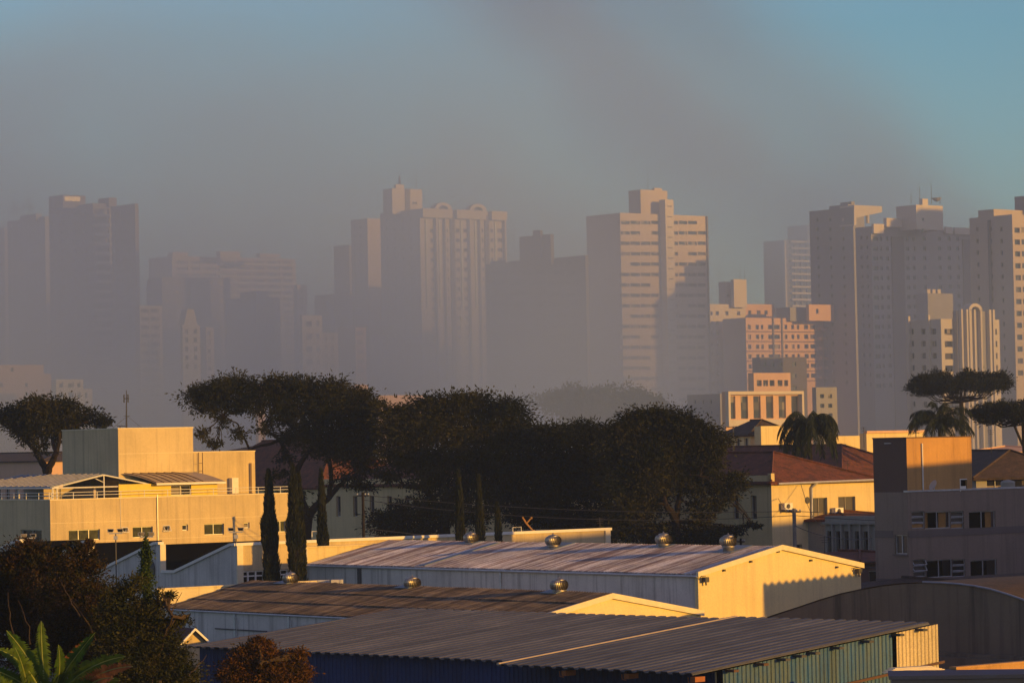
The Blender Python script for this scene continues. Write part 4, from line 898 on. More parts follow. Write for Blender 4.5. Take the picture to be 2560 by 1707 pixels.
# glazed pitched canopy
GA = Fr(P(128, 1240, 231), 54, 1); GB = Fr(GA.o, -36, -1); lg = GA.hit(386, 1212)[0]; zg = GA.hit(130, 1220)[1]; zap = GA.hit(253, 1187)[1]; kg = 13
m = MB()
for a, b_ in (((0, zg), (lg, zg)), ((0, zg), (lg / 2, zap)), ((lg / 2, zap), (lg, zg)), ((lg / 2, z4), (lg / 2, zap)), ((lg * .42, zap - .25), (lg * .49, zg + .35))): m.tube([GA.pt(a[0], a[1], .1), GA.pt(b_[0], b_[1], .1)], .05 if a[0] != lg * .42 else .03, 5)
for k in (.1, .45, lg): m.tube([GA.pt(k, z4, .05), GA.pt(k, zg, .05)], .06, 5)
for k in (5.2, 9.5, 12.5): m.tube([GB.pt(k, z4, -.1), GB.pt(k, zg, -.1)], .06, 5)
m.tube([GB.pt(0, zg, 0), GB.pt(kg, zg, 0)], .06, 5)
m.build('canopy_frame', M['wtrim'], ye)
gq = plain('canopy_sheet', (.14, .18, .25), .35, var=.2)
g1 = MB(); A_ = GA.a; B_ = GB.a
pt = lambda a, b, z: GA.o + A_ * a + B_ * b + zv * z
for s_, e_ in ((0, lg / 2), (lg, lg / 2)):
    g1.box8([pt(s_, .1, zg + .06), pt(s_, kg, zg + .06), pt(e_, kg, zap + .02), pt(e_, .1, zap + .02), pt(s_, .1, zg + .11), pt(s_, kg, zg + .11), pt(e_, kg, zap + .07), pt(e_, .1, zap + .07)])
g1.build('canopy_roof', gq, ye)
m = MB()
for i in range(14):
    b_ = .6 + i * .92; m.tube([pt(-.02, b_, zg + .14), pt(lg / 2, b_, zap + .10)], .03, 4)
m.build('canopy_ribs', M['alu'], ye)
m = MB(); m.box(GB, 1, 12, z4, zg - .1, -4.2, -4.0); m.box(GA, 1.5, lg, z4, zg - .1, -4.2, -4.0); m.build('terrace_wall', M['tw_warm'], ye)
# radio mast
p = P(316, 1070, 240); ma = thing('radio_mast', 'thin guyed radio mast on the flat roof of the cream building', 'mast', p)
m = MB(); m.tube([p, P(316, 975, 240)], [.07, .03], 5); m.build('pole', M['iron'], ma)
m = MB(); t_ = P(316, 996, 240)
for dx, dz in ((-.18, 0), (.12, 0)): m.tube([t_ + Vector((dx, 0, -.3)), t_ + Vector((dx, 0, .3))], .05, 5)
m.tube([t_ + Vector((-.2, 0, 0)), t_ + Vector((.2, 0, 0))], .03, 4); m.build('aerial', M['iron'], ma)
m = MB(); a_ = P(318, 1040, 240)
for e_ in ((-1.1, .3), (1.1, .6), (.2, -1.2)): m.tube([a_, p + Vector((*e_, 0))], .012, 3)
m.tube([a_ + Vector((-.25, 0, 0)), a_ + Vector((.2, 0, 0))], .02, 3); m.build('guy_wires', M['iron'], ma)
yy = thing('yagi_aerial', 'small low aerial beside the foot of the radio mast', 'aerial', P(296, 1070, 239)); m = MB()
for i in range(6): q = P(294 + i * 4, 1065, 239); m.tube([q - Vector((0, .3, 0)), q + Vector((0, .3, .03))], .02, 3)
m.tube([P(292, 1065, 239), P(316, 1065, 239)], .025, 4); m.tube([P(300, 1070, 239), P(300, 1065, 239)], .03, 4); m.build('rods', M['iron'], yy)
# ------------------------------------------------ houses and walls on the right
def hip(root, C, A, B, LA, LB, ze, zr, over, mat, name='roof'):
    """hip roof over a rectangle at C spanned by A and B, ridge along B"""
    pt = lambda a, b, z: Vector((*(Vector((C.x, C.y)) + (A * a + B * b).xy), z)); h = LA / 2; o = over; dz = (zr - ze) / h * o
    m = MB(); e = [pt(-o, -o, ze - dz), pt(LA + o, -o, ze - dz), pt(LA + o, LB + o, ze - dz), pt(-o, LB + o, ze - dz)]; r = [pt(h, h, zr), pt(h, max(h + .1, LB - h), zr)]
    m.quad(e[0], e[1], r[0]); m.quad(e[1], e[2], r[1], r[0]); m.quad(e[2], e[3], r[1]); m.quad(e[3], e[0], r[0], r[1])
    e2 = [p - Vector((0, 0, .16)) for p in e]
    for i in range(4): m.quad(e[i], e[(i + 1) % 4], e2[(i + 1) % 4], e2[i])
    m.quad(*e2); o_ = m.build(name, mat, root)
    m = MB()
    for a, b in ((e[0], r[0]), (e[1], r[0]), (r[0], r[1])): m.tube([a + zv * .05, b + zv * .05], .10, 5)
    q = m.build('ridge_tiles', mat, root); q.parent = o_; return o_
C5 = P(1928, 1206, 240); HA = Fr(C5, 51, 1); HB = Fr(C5, -39, -1); L5 = HA.hit(2188, 1203)[0]; K5 = HB.hit(800, 1210)[0]; z5 = C5.z
ho = thing('school_building', 'long house with red hip roof, cream sunlit end and tall narrow windows behind the trees', 'house', (C5.x, C5.y, 0))
ra = [rc(HA, 2033, 1243, 2068, 1292), rc(HA, 2096, 1240, 2138, 1285), rc(HA, 2022, 1390, 2050, 1410), rc(HA, 1985, 1360, 2005, 1400)]
rb = []
for u in (1884, 1839, 1782, 1737, 1692, 1648, 1600, 1555, 1510, 1465, 1420, 1375, 1330, 1285, 1240, 1195, 1150, 1105, 1062, 1018, 974, 930, 888, 846):
    w_ = 10.5 * (240 / (240 + .777 * HB.hit(u, 1260)[0])) ; k = HB.hit(u, 1260)[0]; rb.append((k - .33, k + .33, z5 - 2.75, z5 - .95))
m = MB(); zp = P(1928, 1183, 240).z; m.facade(HA, 0, L5, 0, z5, ra, .25); m.facade(HB, 0, K5, 0, z5 + .55, rb, .25); m.box(HA, 0, .35, z5, zp, -.35, 0)
m.build('wall', M['housec'], ho)
o = bpy.data.objects[-1] if False else None
for r in ra: win(HA, r, ho, 2, .25, frame=M['sage'], glass=M['paneg'])
for r in rb: win(HB, r, ho, 1, .25, glass=M['paneg'])
hip(ho, C5, HA.a, HB.a, L5, K5, z5 + .1, P(1922, 1131, 248).z, .30, M['tile'])
m = MB(); m.tube([HA.pt(.4, z5 - .1, .35), HA.pt(L5, z5 - .02, .35)], .09, 6); m.build('gutter', M['alu'], ho)
k = HA.hit(2028, 1300)[0]; m = MB(); m.tube([HA.pt(k + .4, z5 - .1, .3), HA.pt(k, z5 - .5, .1), HA.pt(k, 0, .1)], .11, 6); m.build('downpipe', M['alu'], ho)
k, z = HA.hit(2018, 1250); m = MB(); m.prism(HA, [(k + .24 * math.cos(a * math.pi / 8), z + .26 * math.sin(a * math.pi / 8)) for a in range(16)], .003, .05); m.build('round_vent', M['iron'], ho)
for u, v, lb in ((1950, 1257, 'white outdoor air conditioner high on the sunlit house end near its corner'), (2077, 1269, 'white outdoor air conditioner between the two windows of the sunlit house end')):
    k, z = HA.hit(u, v); r = thing('air_conditioner', lb, 'air conditioner', HA.pt(k, z - .45, .2)); m = MB(); m.box(HA, k, k + .85, z - .5, z, .12, .5); m.build('casing', M['wtrim'], r)
    m = MB(); m.prism(HA, [(k + .38 + .18 * math.cos(a * math.pi / 6), z - .25 + .18 * math.sin(a * math.pi / 6)) for a in range(12)], .503, .53); m.build('fan_grille', M['iron'], r)
    m = MB(); m.box(HA, k + .1, k + .16, z - .7, z - .51, .02, .45); m.box(HA, k + .7, k + .76, z - .7, z - .51, .02, .45); m.build('bracket', M['iron'], r)
# annex with fins
b = Bld('annex', 'grey green annex with narrow windows between pale fins below the red roofed house', 'building', 2062, 2240, 2262, 1290, 226, yaw=45)
ks_ = [b.B.hit(u, 1350)[0] for u in (2076, 2098, 2119, 2145, 2167)]
zt = P(2100, 1322, 235).z; zb_ = P(2100, 1385, 235).z
b.rb = [(k - .28, k + .28, zb_, zt) for k in ks_]
b.shell(M['sage'], depth=.3, parapet=.3); b.panes(M['pane'], .3)
for k in ks_: m = MB(); m.box(b.B, k - .42, k - .30, 0, zt + .5, .003, .25); m.build('fin', M['sage'], b.root)
m = MB(); m.box(b.B, 0, b.LB + .1, zt + .5, zt + .65, .003, .3); m.build('ledge', M['sage'], b.root)
def hip_house(lb, uc, v_e, d, LA, LB, v_r, wall, roof, yaw=51, name='house', cat='house', wins=()):
    C = P(uc, v_e, d); A = Fr(C, yaw, 1); B = Fr(C, yaw - 90, -1); r = thing(name, lb, cat, (C.x, C.y, 0))
    q = C + A.a * LA / 2 + B.a * LA / 2; u_, _ = px(q); zr = P(u_, v_r, q.y).z
    m = MB(); wa = [w for w in wins if w[0] == 'a']; 
    m.facade(A, 0, LA, 0, C.z, [w[1:] for w in wins if w[0] == 'a'], .2); m.facade(B, 0, LB, 0, C.z, [w[1:] for w in wins if w[0] == 'b'], .2)
    m.quad(A.pt(LA, 0), A.pt(LA, 0, -LB), A.pt(LA, C.z, -LB), A.pt(LA, C.z)); m.build('wall', wall, r)
    for w in wins: win(A if w[0] == 'a' else B, w[1:], r, 2, .2)
    hip(r, C, A.a, B.a, LA, LB, C.z, zr, .4, roof); return r, A, B, C
hip_house('wide red hip roofed house behind the palm', 2105, 1210, 296, 16, 46, 1112, M['housec'], M['tile'])
hip_house('red roofed house half hidden behind the first broad tree', 800, 1212, 318, 13, 26, 1098, M['housec'], M['tile'], wins=[('a', 2, 3, 6, 8), ('a', 5, 6, 6, 8)])
hip_house('pink house seen through the left tree', 110, 1150, 400, 14, 30, 1130, M['tw_pink'], M['tiled'], wins=[('a', 1 + i * 2.2, 2.2 + i * 2.2, 8, 11) for i in range(5)] + [('b', 2 + i * 2.2, 3 + i * 2.2, 8, 11) for i in range(6)])
hip_house('grey roofed mist covered house beyond the first broad tree', 620, 1150, 420, 20, 20, 1108, M['tw_pale'], M['tiled'])
r_, A_, B_, C_ = hip_house('yellow house with dark hip roof and three small windows before the columned hall', 1876, 1082, 340, 5, 8, 1050, M['housec'], M['tiled'], wins=[('b', .6, 1.6, 13.2, 14.6), ('b', 2.8, 3.8, 13.2, 14.6), ('b', 5.2, 6.2, 13.2, 14.6)], yaw=70)
b = Bld('boundary_block', 'plain cream block right of the yellow house with the dark roof', 'building', 1890, 1902, 1985, 1065, 335); b.shell(M['housec'], parapet=.2)
b = Bld('boundary_block', 'low cream wall line running right from the palm', 'building', 2080, 2084, 2166, 1090, 345); b.shell(M['housec'], parapet=.2)
b = Bld('boundary_block', 'low cream wall line with raised coping behind the brown terrace box', 'building', 2160, 2166, 2312, 1083, 335); b.shell(M['housec'], parapet=.2)
m = MB(); m.box(b.A, -.1, b.LA + .1, b.top, b.top + .25, -.3, .2); m.build('coping', M['tw_pink'], b.root)
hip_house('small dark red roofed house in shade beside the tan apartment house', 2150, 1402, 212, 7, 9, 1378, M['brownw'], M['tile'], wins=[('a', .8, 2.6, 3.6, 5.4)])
hip_house('tiny red roof peeping over the grey green annex', 2120, 1296, 240, 7, 5, 1276, M['sage'], M['tile'], yaw=40)
hip_house('dark tiled house with a grey veranda wall at the right edge', 2440, 1190, 262, 9, 20, 1126, M['sage'], M['tiled'], yaw=80, wins=[('a', .9, 2.4, 9.9, 10.9), ('a', 2.8, 6.2, 9.9, 10.9)])
hip_house('dark brown roofed low house behind the concrete arch', 2440, 1508, 172, 9, 22, 1462, M['brownw'], M['tiled'], yaw=70)
hip_house('sunlit little roofs behind the dark tiled house', 2420, 1130, 330, 12, 9, 1116, M['tw_pale'], M['tw_pink'], yaw=80)

# tan apartment house
C6 = P(2269, 1230, 190); NA = Fr(C6, 51, 1); NB = Fr(C6, -39, -1); L6 = NA.hit(2760, 1230)[0]; K6 = NB.hit(2185, 1232)[0]; z6 = C6.z
ta = thing('apartment_house', 'tan apartment house with brown bands, curtained windows and orange terrace box on top', 'building', (C6.x, C6.y, 0))
aw = [rc(NA, *q) for q in ((2280, 1277, 2311, 1322), (2378, 1277, 2409, 1322), (2284, 1397, 2315, 1443), (2382, 1397, 2413, 1443))]
sw = [rc(NA, *q) for q in ((2313, 1277, 2376, 1322), (2423, 1276, 2488, 1323), (2317, 1397, 2381, 1444), (2427, 1397, 2492, 1444))]
bw = rc(NB, 2237, 1337, 2267, 1384)
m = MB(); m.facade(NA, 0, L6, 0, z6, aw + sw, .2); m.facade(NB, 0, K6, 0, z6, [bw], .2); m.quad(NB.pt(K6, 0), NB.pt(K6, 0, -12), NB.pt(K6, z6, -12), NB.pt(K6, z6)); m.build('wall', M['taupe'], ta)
m = MB()
for v0, v1 in ((1325, 1343), (1446, 1462)):
    za, zb = NA.hit(2300, v0)[1], NA.hit(2300, v1)[1]
    if v0 < 1400: m.box(NA, -.01, L6, zb, za, .003, .03); m.box(NB, .03, bw[0] - .1, zb, za, .003, .03); m.box(NB, bw[1] + .1, K6, zb, za, .003, .03)
    else: m.box(NA, -.01, L6, zb, za, .003, .03); m.box(NB, .03, K6, zb, za, .003, .03)
m.build('brown_band', M['taupe2'], ta)
m = MB(); m.box(NA, -.04, L6, z6, z6 + .10, -.3, .06); m.build('coping', M['alu'], ta)
curt = plain('orange_curtain', (.38, .20, .06), .9); curt2 = plain('tan_curtain', (.22, .16, .09), .9)
for i, r in enumerate(aw):
    m = MB(); m.box(NA, r[0], r[1], r[2], r[3], -.26, -.2); w_ = m.build('window', M['pane'], ta); m = MB(); h_ = (r[3] - r[2]) / 3
    opn = .18 if i == 2 else .03
    for j in range(3):
        zt_, zb_ = r[3] - h_ * j, r[3] - h_ * (j + 1); o_ = opn if j < 2 else 0
        c_ = [NA.pt(r[0], zt_ - .03, -.1), NA.pt(r[1], zt_ - .03, -.1), NA.pt(r[1], zb_ + .04, -.1 + o_), NA.pt(r[0], zb_ + .04, -.1 + o_)]
        for k in range(4): m.tube([c_[k], c_[(k + 1) % 4]], .028, 4)
    o = m.build('awning_sash', M['alu'], ta); o.parent = w_
    m = MB(); m.box(NA, r[0], r[1], r[2], r[2] + h_ * .8, -.195, -.17); o = m.build('curtain', curt, ta) if i < 2 else None
    if o: o.parent = w_
for i, r in enumerate(sw):
    m = MB(); m.box(NA, r[0], r[1], r[2], r[3], -.9, -.85); w_ = m.build('window', M['dark'], ta)
    m = MB(); t = .045
    for k in (r[0], (r[0] + r[1]) / 2 - t / 2, r[1] - t): m.box(NA, k, k + t, r[2] + t, r[3] - t, -.14, -.08)
    m.box(NA, r[0], r[1], r[2], r[2] + t, -.14, -.06); m.box(NA, r[0], r[1], r[3] - t, r[3], -.14, -.08); o = m.build('frame', M['alu'], ta); o.parent = w_
    W_ = r[1] - r[0]; spans = [((.05, .24), (.66, .95)), ((.74, .97),), (), ((.0, .12),)][i]
    for a, c_ in spans:
        m = MB(); nn = 10; mat_ = curt if i < 2 else curt2
        for j in range(nn):
            x0, x1 = r[0] + W_ * (a + (c_ - a) * j / nn), r[0] + W_ * (a + (c_ - a) * (j + 1) / nn); d0, d1 = -.3 - .05 * (j % 2), -.3 - .05 * ((j + 1) % 2)
            m.quad(NA.pt(x0, r[2], d0), NA.pt(x1, r[2], d1), NA.pt(x1, r[3], d1), NA.pt(x0, r[3], d0))
        o = m.build('curtain', mat_, ta); o.parent = w_
win(NB, bw, ta, 2, .2); m = MB(); m.box(NB, bw[0] - .08, bw[1] + .08, bw[2] - .1, bw[2] - .01, .003, .12); m.build('sill', M['taupe2'], ta)
zb6 = P(2267, 1095, 190).z; l6 = NA.hit(2428, 1094)[0]; door = rc(NA, 2400, 1196, 2417, 1228)
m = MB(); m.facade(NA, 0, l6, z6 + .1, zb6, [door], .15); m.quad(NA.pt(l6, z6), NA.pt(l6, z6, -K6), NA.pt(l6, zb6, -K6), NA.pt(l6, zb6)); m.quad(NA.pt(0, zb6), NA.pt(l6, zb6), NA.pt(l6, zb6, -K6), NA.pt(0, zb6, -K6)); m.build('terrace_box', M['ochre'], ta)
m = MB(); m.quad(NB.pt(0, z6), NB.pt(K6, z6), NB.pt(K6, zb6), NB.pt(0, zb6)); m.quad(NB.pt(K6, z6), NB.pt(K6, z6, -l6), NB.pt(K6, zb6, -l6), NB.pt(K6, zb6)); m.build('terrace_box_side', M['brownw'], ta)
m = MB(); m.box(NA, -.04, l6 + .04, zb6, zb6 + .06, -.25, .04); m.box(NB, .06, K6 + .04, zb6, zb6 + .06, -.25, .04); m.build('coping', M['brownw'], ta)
m = MB(); m.box(NA, door[0], door[1], door[2], door[3], -.2, -.14); dr = m.build('door', M['dark'], ta); m = MB()
m.box(NA, door[0], door[0] + .06, door[2], door[3], -.13, .02); m.box(NA, door[0] + .06, door[1], door[3] - .06, door[3], -.13, .02); m.box(NA, door[0] + .06, door[1] - .06, door[2], door[2] + .32, -.13, -.02); o = m.build('frame', M['wtrim'], ta); o.parent = dr
k = NA.hit(2304, 1150)[0]; m = MB(); m.tube([NA.pt(k, z6 + .1, .07), NA.pt(k, NA.hit(2304, 1108)[1], .07)], .05, 6); m.build('downpipe', M['wtrim'], ta)
r = thing('satellite_dish', 'grey satellite dish leaning against the orange terrace box', 'dish', P(2336, 1226, 189.5)); p = P(2336, 1214, 189.6)
m = MB(); m.lathe((0, 0, 0), [(.02, 0), (.16, .02), (.27, .07), (.33, .13)], 16)
rot = Vector((-.75, -.35, .45)).normalized().to_track_quat('Z', 'Y').to_matrix(); m.v = [tuple(rot @ Vector(x) + p) for x in m.v]; m.build('dish', M['alu'], r)
m = MB(); m.tube([P(2336, 1227, 189.6), p], .03, 5); m.build('stand', M['alu'], r)
k, z = NB.hit(2221, 1108); m = MB(); m.box(NB, k - .25, k + .25, z - .02, z + .02, .003, .1); m.build('wall_lamp', M['wtrim'], ta)
r = yard_block('water_tank', 'small orange barrel on the flat roof at the right edge', 'barrel', 2496, 2505, 1210, 1228, 205, curt, zdown=0.6)
for o in list(r.children): bpy.data.objects.remove(o)
p = P(2500, 1229, 205); m = MB(); m.lathe((p.x, p.y, p.z - .1), [(.10, 0), (.13, .05), (.13, .38), (.10, .45)], 12); m.build('casing', curt, r)

# stained concrete arch
G0 = P(2310, 1457, 145); AR = Fr(G0, -39, -1)
pts = [AR.hit(u, v) for u, v in ((1905, 1549), (1950, 1534), (2000, 1518), (2050, 1501), (2100, 1486), (2150, 1475), (2200, 1466), (2250, 1460), (2310, 1457), (2360, 1459), (2400, 1462), (2440, 1467), (2480, 1475), (2520, 1487), (2560, 1501), (2620, 1528), (2700, 1570))]
ar = thing('barrel_roofed_hall', 'dark stained concrete end wall of a barrel roofed hall at the lower right', 'hall', (G0.x, G0.y, 0))
m = MB(); n = len(pts); m.prism(AR, [(pts[0][0], 0)] + [(pts[-1][0], 0)] + pts[::-1], -.3, 0); m.build('end_wall', M['conc'], ar)
m = MB()
for i in range(n - 1):
    (a, za), (b_, zb) = pts[i], pts[i + 1]
    m.box8([AR.pt(a, za + .002, -17), AR.pt(b_, zb + .002, -17), AR.pt(b_, zb + .002, -.0), AR.pt(a, za + .002, -.0), AR.pt(a, za + .06, -17), AR.pt(b_, zb + .06, -17), AR.pt(b_, zb + .06, .05), AR.pt(a, za + .06, .05)])
m.build('roof', M['tiled'], ar)
m = MB(); m.tube([AR.pt(a, z + .06, .08) for a, z in pts[8:]], .045, 6); m.build('edge_pipe', plain('blue_grey_pipe', (.25, .27, .36), .4), ar)
m = MB(); k0 = AR.hit(2640, 1650)[0]; k1 = AR.hit(2340, 1630)[0]; z = AR.hit(2400, 1640)[1]; m.box(AR, k0, k1, 0, z, .003, .7); m.box(AR, k0, k1, z + .003, z + .16, .003, .35); m.build('plinth', M['conc'], ar)

# low parapet and small roof in the bottom right corner
C7 = P(2391, 1688, 117); QA = Fr(C7, 51, 1); lo = thing('low_building', 'low building with a sunlit parapet and small ribbed roof in the bottom right corner', 'building', (C7.x, C7.y, 0))
z7 = QA.hit(2391, 1673)[1]; L7 = QA.hit(2640, 1660)[0]
m = MB(); m.box(QA, 0, L7, 0, z7 + .02, -.25, 0); m.box(QA, -.05, L7, z7 + .02, z7 + .10, -.3, .05); m.build('parapet', M['ochre'], lo)
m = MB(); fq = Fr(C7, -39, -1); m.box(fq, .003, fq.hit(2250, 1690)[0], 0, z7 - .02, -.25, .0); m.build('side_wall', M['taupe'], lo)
rr = P(2420, 1693, 114.5); sheet('roof', rr, Fr(rr, 51).a, Vector((.25, -.9, -.30)), 7, 2.6, .16, .04, corr_mat('grey_sheet', (.30, .29, .30), (.42, .40, .40), .5), lo)
C8 = P(2222, 1689, 104); r = thing('blue_canopy', 'dark blue flat canopy cut by the bottom edge at the right', 'canopy', (C8.x, C8.y, 0)); f = Fr(C8, 96, 1)
m = MB(); m.box(f, 0, 8, C8.z - .12, C8.z, -2.5, 0); m.build('deck', mat_blue, r); m = MB(); m.box(f, 0.1, 8, 0, C8.z - .123, -2.4, -.1); m.build('wall', mat_blue, r)
r = thing('timber_stack', 'pale splintered sheets lying at the foot of the cream shed wall', 'boards', P(2225, 1680, 111)); rq = random.Random(5)
for i in range(5):
    m = MB(); f = Fr(P(2222 + 4 * i, 1686 - i * 2, 111 + i * .2), 60 + rq.uniform(-3, 3), 1); z = P(2225, 1682 - i * 1.5, 111).z; m.box(f, 0, 2.4 - .2 * i, z, z + .03, -.4, 0); m.build('board', M['trim'], r)

# little gabled house left of the blue shed
C9 = P(450, 1606, 150); KA = Fr(C9, 60, 1); l9 = KA.hit(514, 1607)[0]; z9 = KA.hit(452, 1606)[1]; zr9 = KA.hit(486, 1573)[1]
lh = thing('small_house', 'little gabled house with white bargeboards and a dark red roof by the shed', 'house', (C9.x, C9.y, 0))
m = MB(); m.prism(KA, [(0, 0), (l9, 0), (l9, z9), (l9 / 2, zr9), (0, z9)], -.2, 0); m.build('gable_wall', M['cream'], lh)
m = MB()
for k0, z0, k1, z1 in ((-.12, z9 - .12, l9 / 2, zr9), (l9 / 2, zr9, l9 + .12, z9 - .12)):
    m.box8([KA.pt(k0, z0 - .02, .25), KA.pt(k1, z1 - .02, .25), KA.pt(k1, z1 - .02, .33), KA.pt(k0, z0 - .02, .33), KA.pt(k0, z0 + .10, .25), KA.pt(k1, z1 + .10, .25), KA.pt(k1, z1 + .10, .33), KA.pt(k0, z0 + .10, .33)])
m.build('bargeboard', M['wtrim'], lh); m = MB()
for k0, z0, k1, z1 in ((-.14, z9 - .14, l9 / 2, zr9), (l9 / 2, zr9, l9 + .14, z9 - .14)):
    m.box8([KA.pt(k0, z0 + .0, -4), KA.pt(k1, z1 + .0, -4), KA.pt(k1, z1 + .0, .245), KA.pt(k0, z0, .245), KA.pt(k0, z0 + .08, -4), KA.pt(k1, z1 + .08, -4), KA.pt(k1, z1 + .08, .245), KA.pt(k0, z0 + .08, .245)])
m.build('roof', plain('dark_red_sheet', (.07, .02, .012), .85), lh)

# poles and wires
def pole(u, v, d, lb, r_=.13, arm=.9, mt=None):
    p = P(u, v, d); r = thing('utility_pole', lb, 'pole', (p.x, p.y, 0)); m = MB(); m.tube([(p.x, p.y, 0), p], [r_ * 1.2, r_], 8); m.build('post', mt or plain('pole_concrete', (.22, .20, .18), .9), r)
    m = MB(); m.tube([p + Vector((-arm / 2, .2, -.25)), p + Vector((arm / 2, -.2, -.25))], .05, 5); m.build('crossarm', M['iron'], r)
    m = MB()
    for t in (-.45, -.2, .2, .45): m.lathe(p + Vector((arm * t, -.2 * t * 2, -.2)), [(.04, 0), (.06, .05), (.04, .12)], 8)
    m.build('insulator', M['alu'], r); return p
pA = pole(1985, 1270, 224, 'concrete utility pole in front of the sunlit house end'); pB = pole(907, 1230, 232, 'thin dark utility pole before the tall windows at the left', .10, .9, M['bark'])
pC = P(-300, 1235, 236); pD = P(2900, 1285, 216)
def wire(a, b, sag, lb, r_=.022):
    pts = [a.lerp(b, i / 16) - zv * sag * 4 * (i / 16) * (1 - i / 16) for i in range(17)]; m = MB(); m.tube(pts, r_, 4); o = m.build('power_line', M['iron']); tag(o, lb, 'wire', 'power lines')
wire(pB - zv * .2, pA - zv * .2, .5, 'upper cable strung between the two utility poles'); wire(pB - zv * .55, pA - zv * .5, .8, 'second cable strung between the two utility poles')
wire(pB - zv * 2.6, pA - zv * 3.9, .3, 'lower sagging cable between the two utility poles', .03); wire(pB - zv * 3.0, pA - zv * 4.5, .4, 'lowest cable between the two utility poles', .025)
wire(pA - zv * .2, pD, .3, 'upper cable running right from the concrete pole'); wire(pA - zv * .5, pD - zv * .4, .4, 'second cable running right from the concrete pole'); wire(pA - zv * 3.9, pD - zv * 3.4, .3, 'lower cable running right from the concrete pole', .03)
wire(HA.pt(2.8, z5 - .2, .3), P(2066, 1312, 232), 1.0, 'slack cable hanging across the sunlit house end', .022)
p = P(1833, 1128, 285); r = thing('tv_antenna', 'thin television antenna above the red house ridge', 'antenna', (p.x, p.y, p.z - .5)); m = MB(); m.tube([p - zv * .5, P(1833, 1066, 285)], .05, 5); m.build('pole', M['iron'], r)
m = MB(); t_ = P(1833, 1067, 285); m.tube([t_ - Vector((.55, 0, 0)), t_ + Vector((.5, 0, .05))], .03, 4)
for i in range(5): m.tube([t_ + Vector((-.5 + i * .22, -.25, 0)), t_ + Vector((-.5 + i * .22, .25, 0))], .02, 4)
m.build('aerial', M['iron'], r)
for (u0, v0, pts_, lb) in ((1334, 1328, ((1334, 1328), (1316, 1308), (1306, 1292)), 'orange bent antenna arm on the beige workshop wall'), (1163, 1338, ((1163, 1338), (1163, 1322), (1168, 1322)), 'short orange stub pipe on the beige workshop wall')):
    p = P(u0, v0, 216); r = thing('roof_antenna', lb, 'antenna', p); m = MB(); m.tube([P(u, v, 216) for u, v in pts_], .06, 5); m.build('arm', curt, r)
    if u0 == 1334:
        m = MB(); m.tube([P(1316, 1308, 216), P(1328, 1294, 216)], .05, 5); m.lathe(P(1328, 1297, 216), [(.05, 0), (.1, .1), (.05, .14)], 8); m.build('receiver', curt, r); m = MB(); m.box(Fr(P(1328, 1334, 216), 51), 0, .35, p.z - .3, p.z + .1, -.2, 0); m.build('foot', curt, r)
for u, lb in ((1282, 'white tube frame standing on the workshop wall'), (780, 'white tube frame behind the third cypress')):
    q = [P(u, 1332 + (10 if u < 1000 else 0), 217), P(u, 1318 + (10 if u < 1000 else 0), 217), P(u + 21, 1317 + (10 if u < 1000 else 0), 217), P(u + 21, 1330 + (10 if u < 1000 else 0), 217)]
    m = MB(); m.tube(q, .04, 5); o = m.build('tube_frame', M['wtrim']); tag(o, lb, 'frame')

# rooftop clutter between the houses
for (u, v, d, hh, lb) in ((1745, 1133, 262, 1.6, 'thin aerial on the dark ridge of the long house near the trees'), (2120, 1185, 270, 1.2, 'thin aerial above the red hip end of the long house'), (2478, 1130, 268, 1.9, 'aerial on the dark tiled roof at the right edge'), (2290, 1095, 192, .7, 'short stub aerial on top of the orange terrace box'), (2160, 1112, 300, 1.7, 'aerial on the wide red roof beside the brown terrace box'), (1500, 1326, 219, .9, 'thin rod at the right end of the beige workshop wall'), (2062, 1400, 214, 1.6, 'small T shaped aerial above the sunlit warehouse gable')):
    p = P(u, v, d); r = thing('tv_antenna', lb, 'antenna', p, 'small roof aerials'); m = MB(); m.tube([p - zv * .25, p + zv * hh], [.03, .02], 5); m.build('pole', M['iron'], r); m = MB()
    for j, w_ in enumerate((.32, .26, .2)):
        q = p + zv * (hh - .08 - j * .16); m.tube([q - Vector((w_, .1, 0)), q + Vector((w_, -.1, 0))], .014, 4)
    m.build('rods', M['iron'], r)
for (u, v, d, rr, lb) in ((1716, 1170, 256, .5, 'dark water tank on the long house roof by the trees'), (2520, 1222, 200, .45, 'pale water tank on the flat roof at the right edge')):
    p = P(u, v, d); r = thing('water_tank', lb, 'tank', (p.x, p.y, p.z - .2)); m = MB(); m.lathe((p.x, p.y, p.z - .2), [(rr * .9, 0), (rr, .1), (rr, rr * 1.3)], 18); m.build('tank_body', M['sage'], r); m = MB(); m.lathe((p.x, p.y, p.z - .2 + rr * 1.3), [(rr * 1.06, 0), (rr * .9, .1), (.1, .2)], 18); m.build('lid', M['sage'], r)
wire(pA - zv * 1.2, P(2180, 1345, 205), .4, 'service cable from the concrete pole to the tan house'); wire(pA - zv * .3, HA.pt(.6, z5 - 1.2, .1), .3, 'service cable from the concrete pole to the house corner')
wire(P(1880, 1394, 205), P(2200, 1402, 205), .25, 'cable bundle low behind the warehouse gable', .035); wire(P(1880, 1402, 206), P(2200, 1416, 206), .3, 'lower cable bundle behind the warehouse gable', .03)
pE = pole(1852, 1345, 236, 'short wooden pole in front of the shaded house wall', .08, .5, M['bark'])

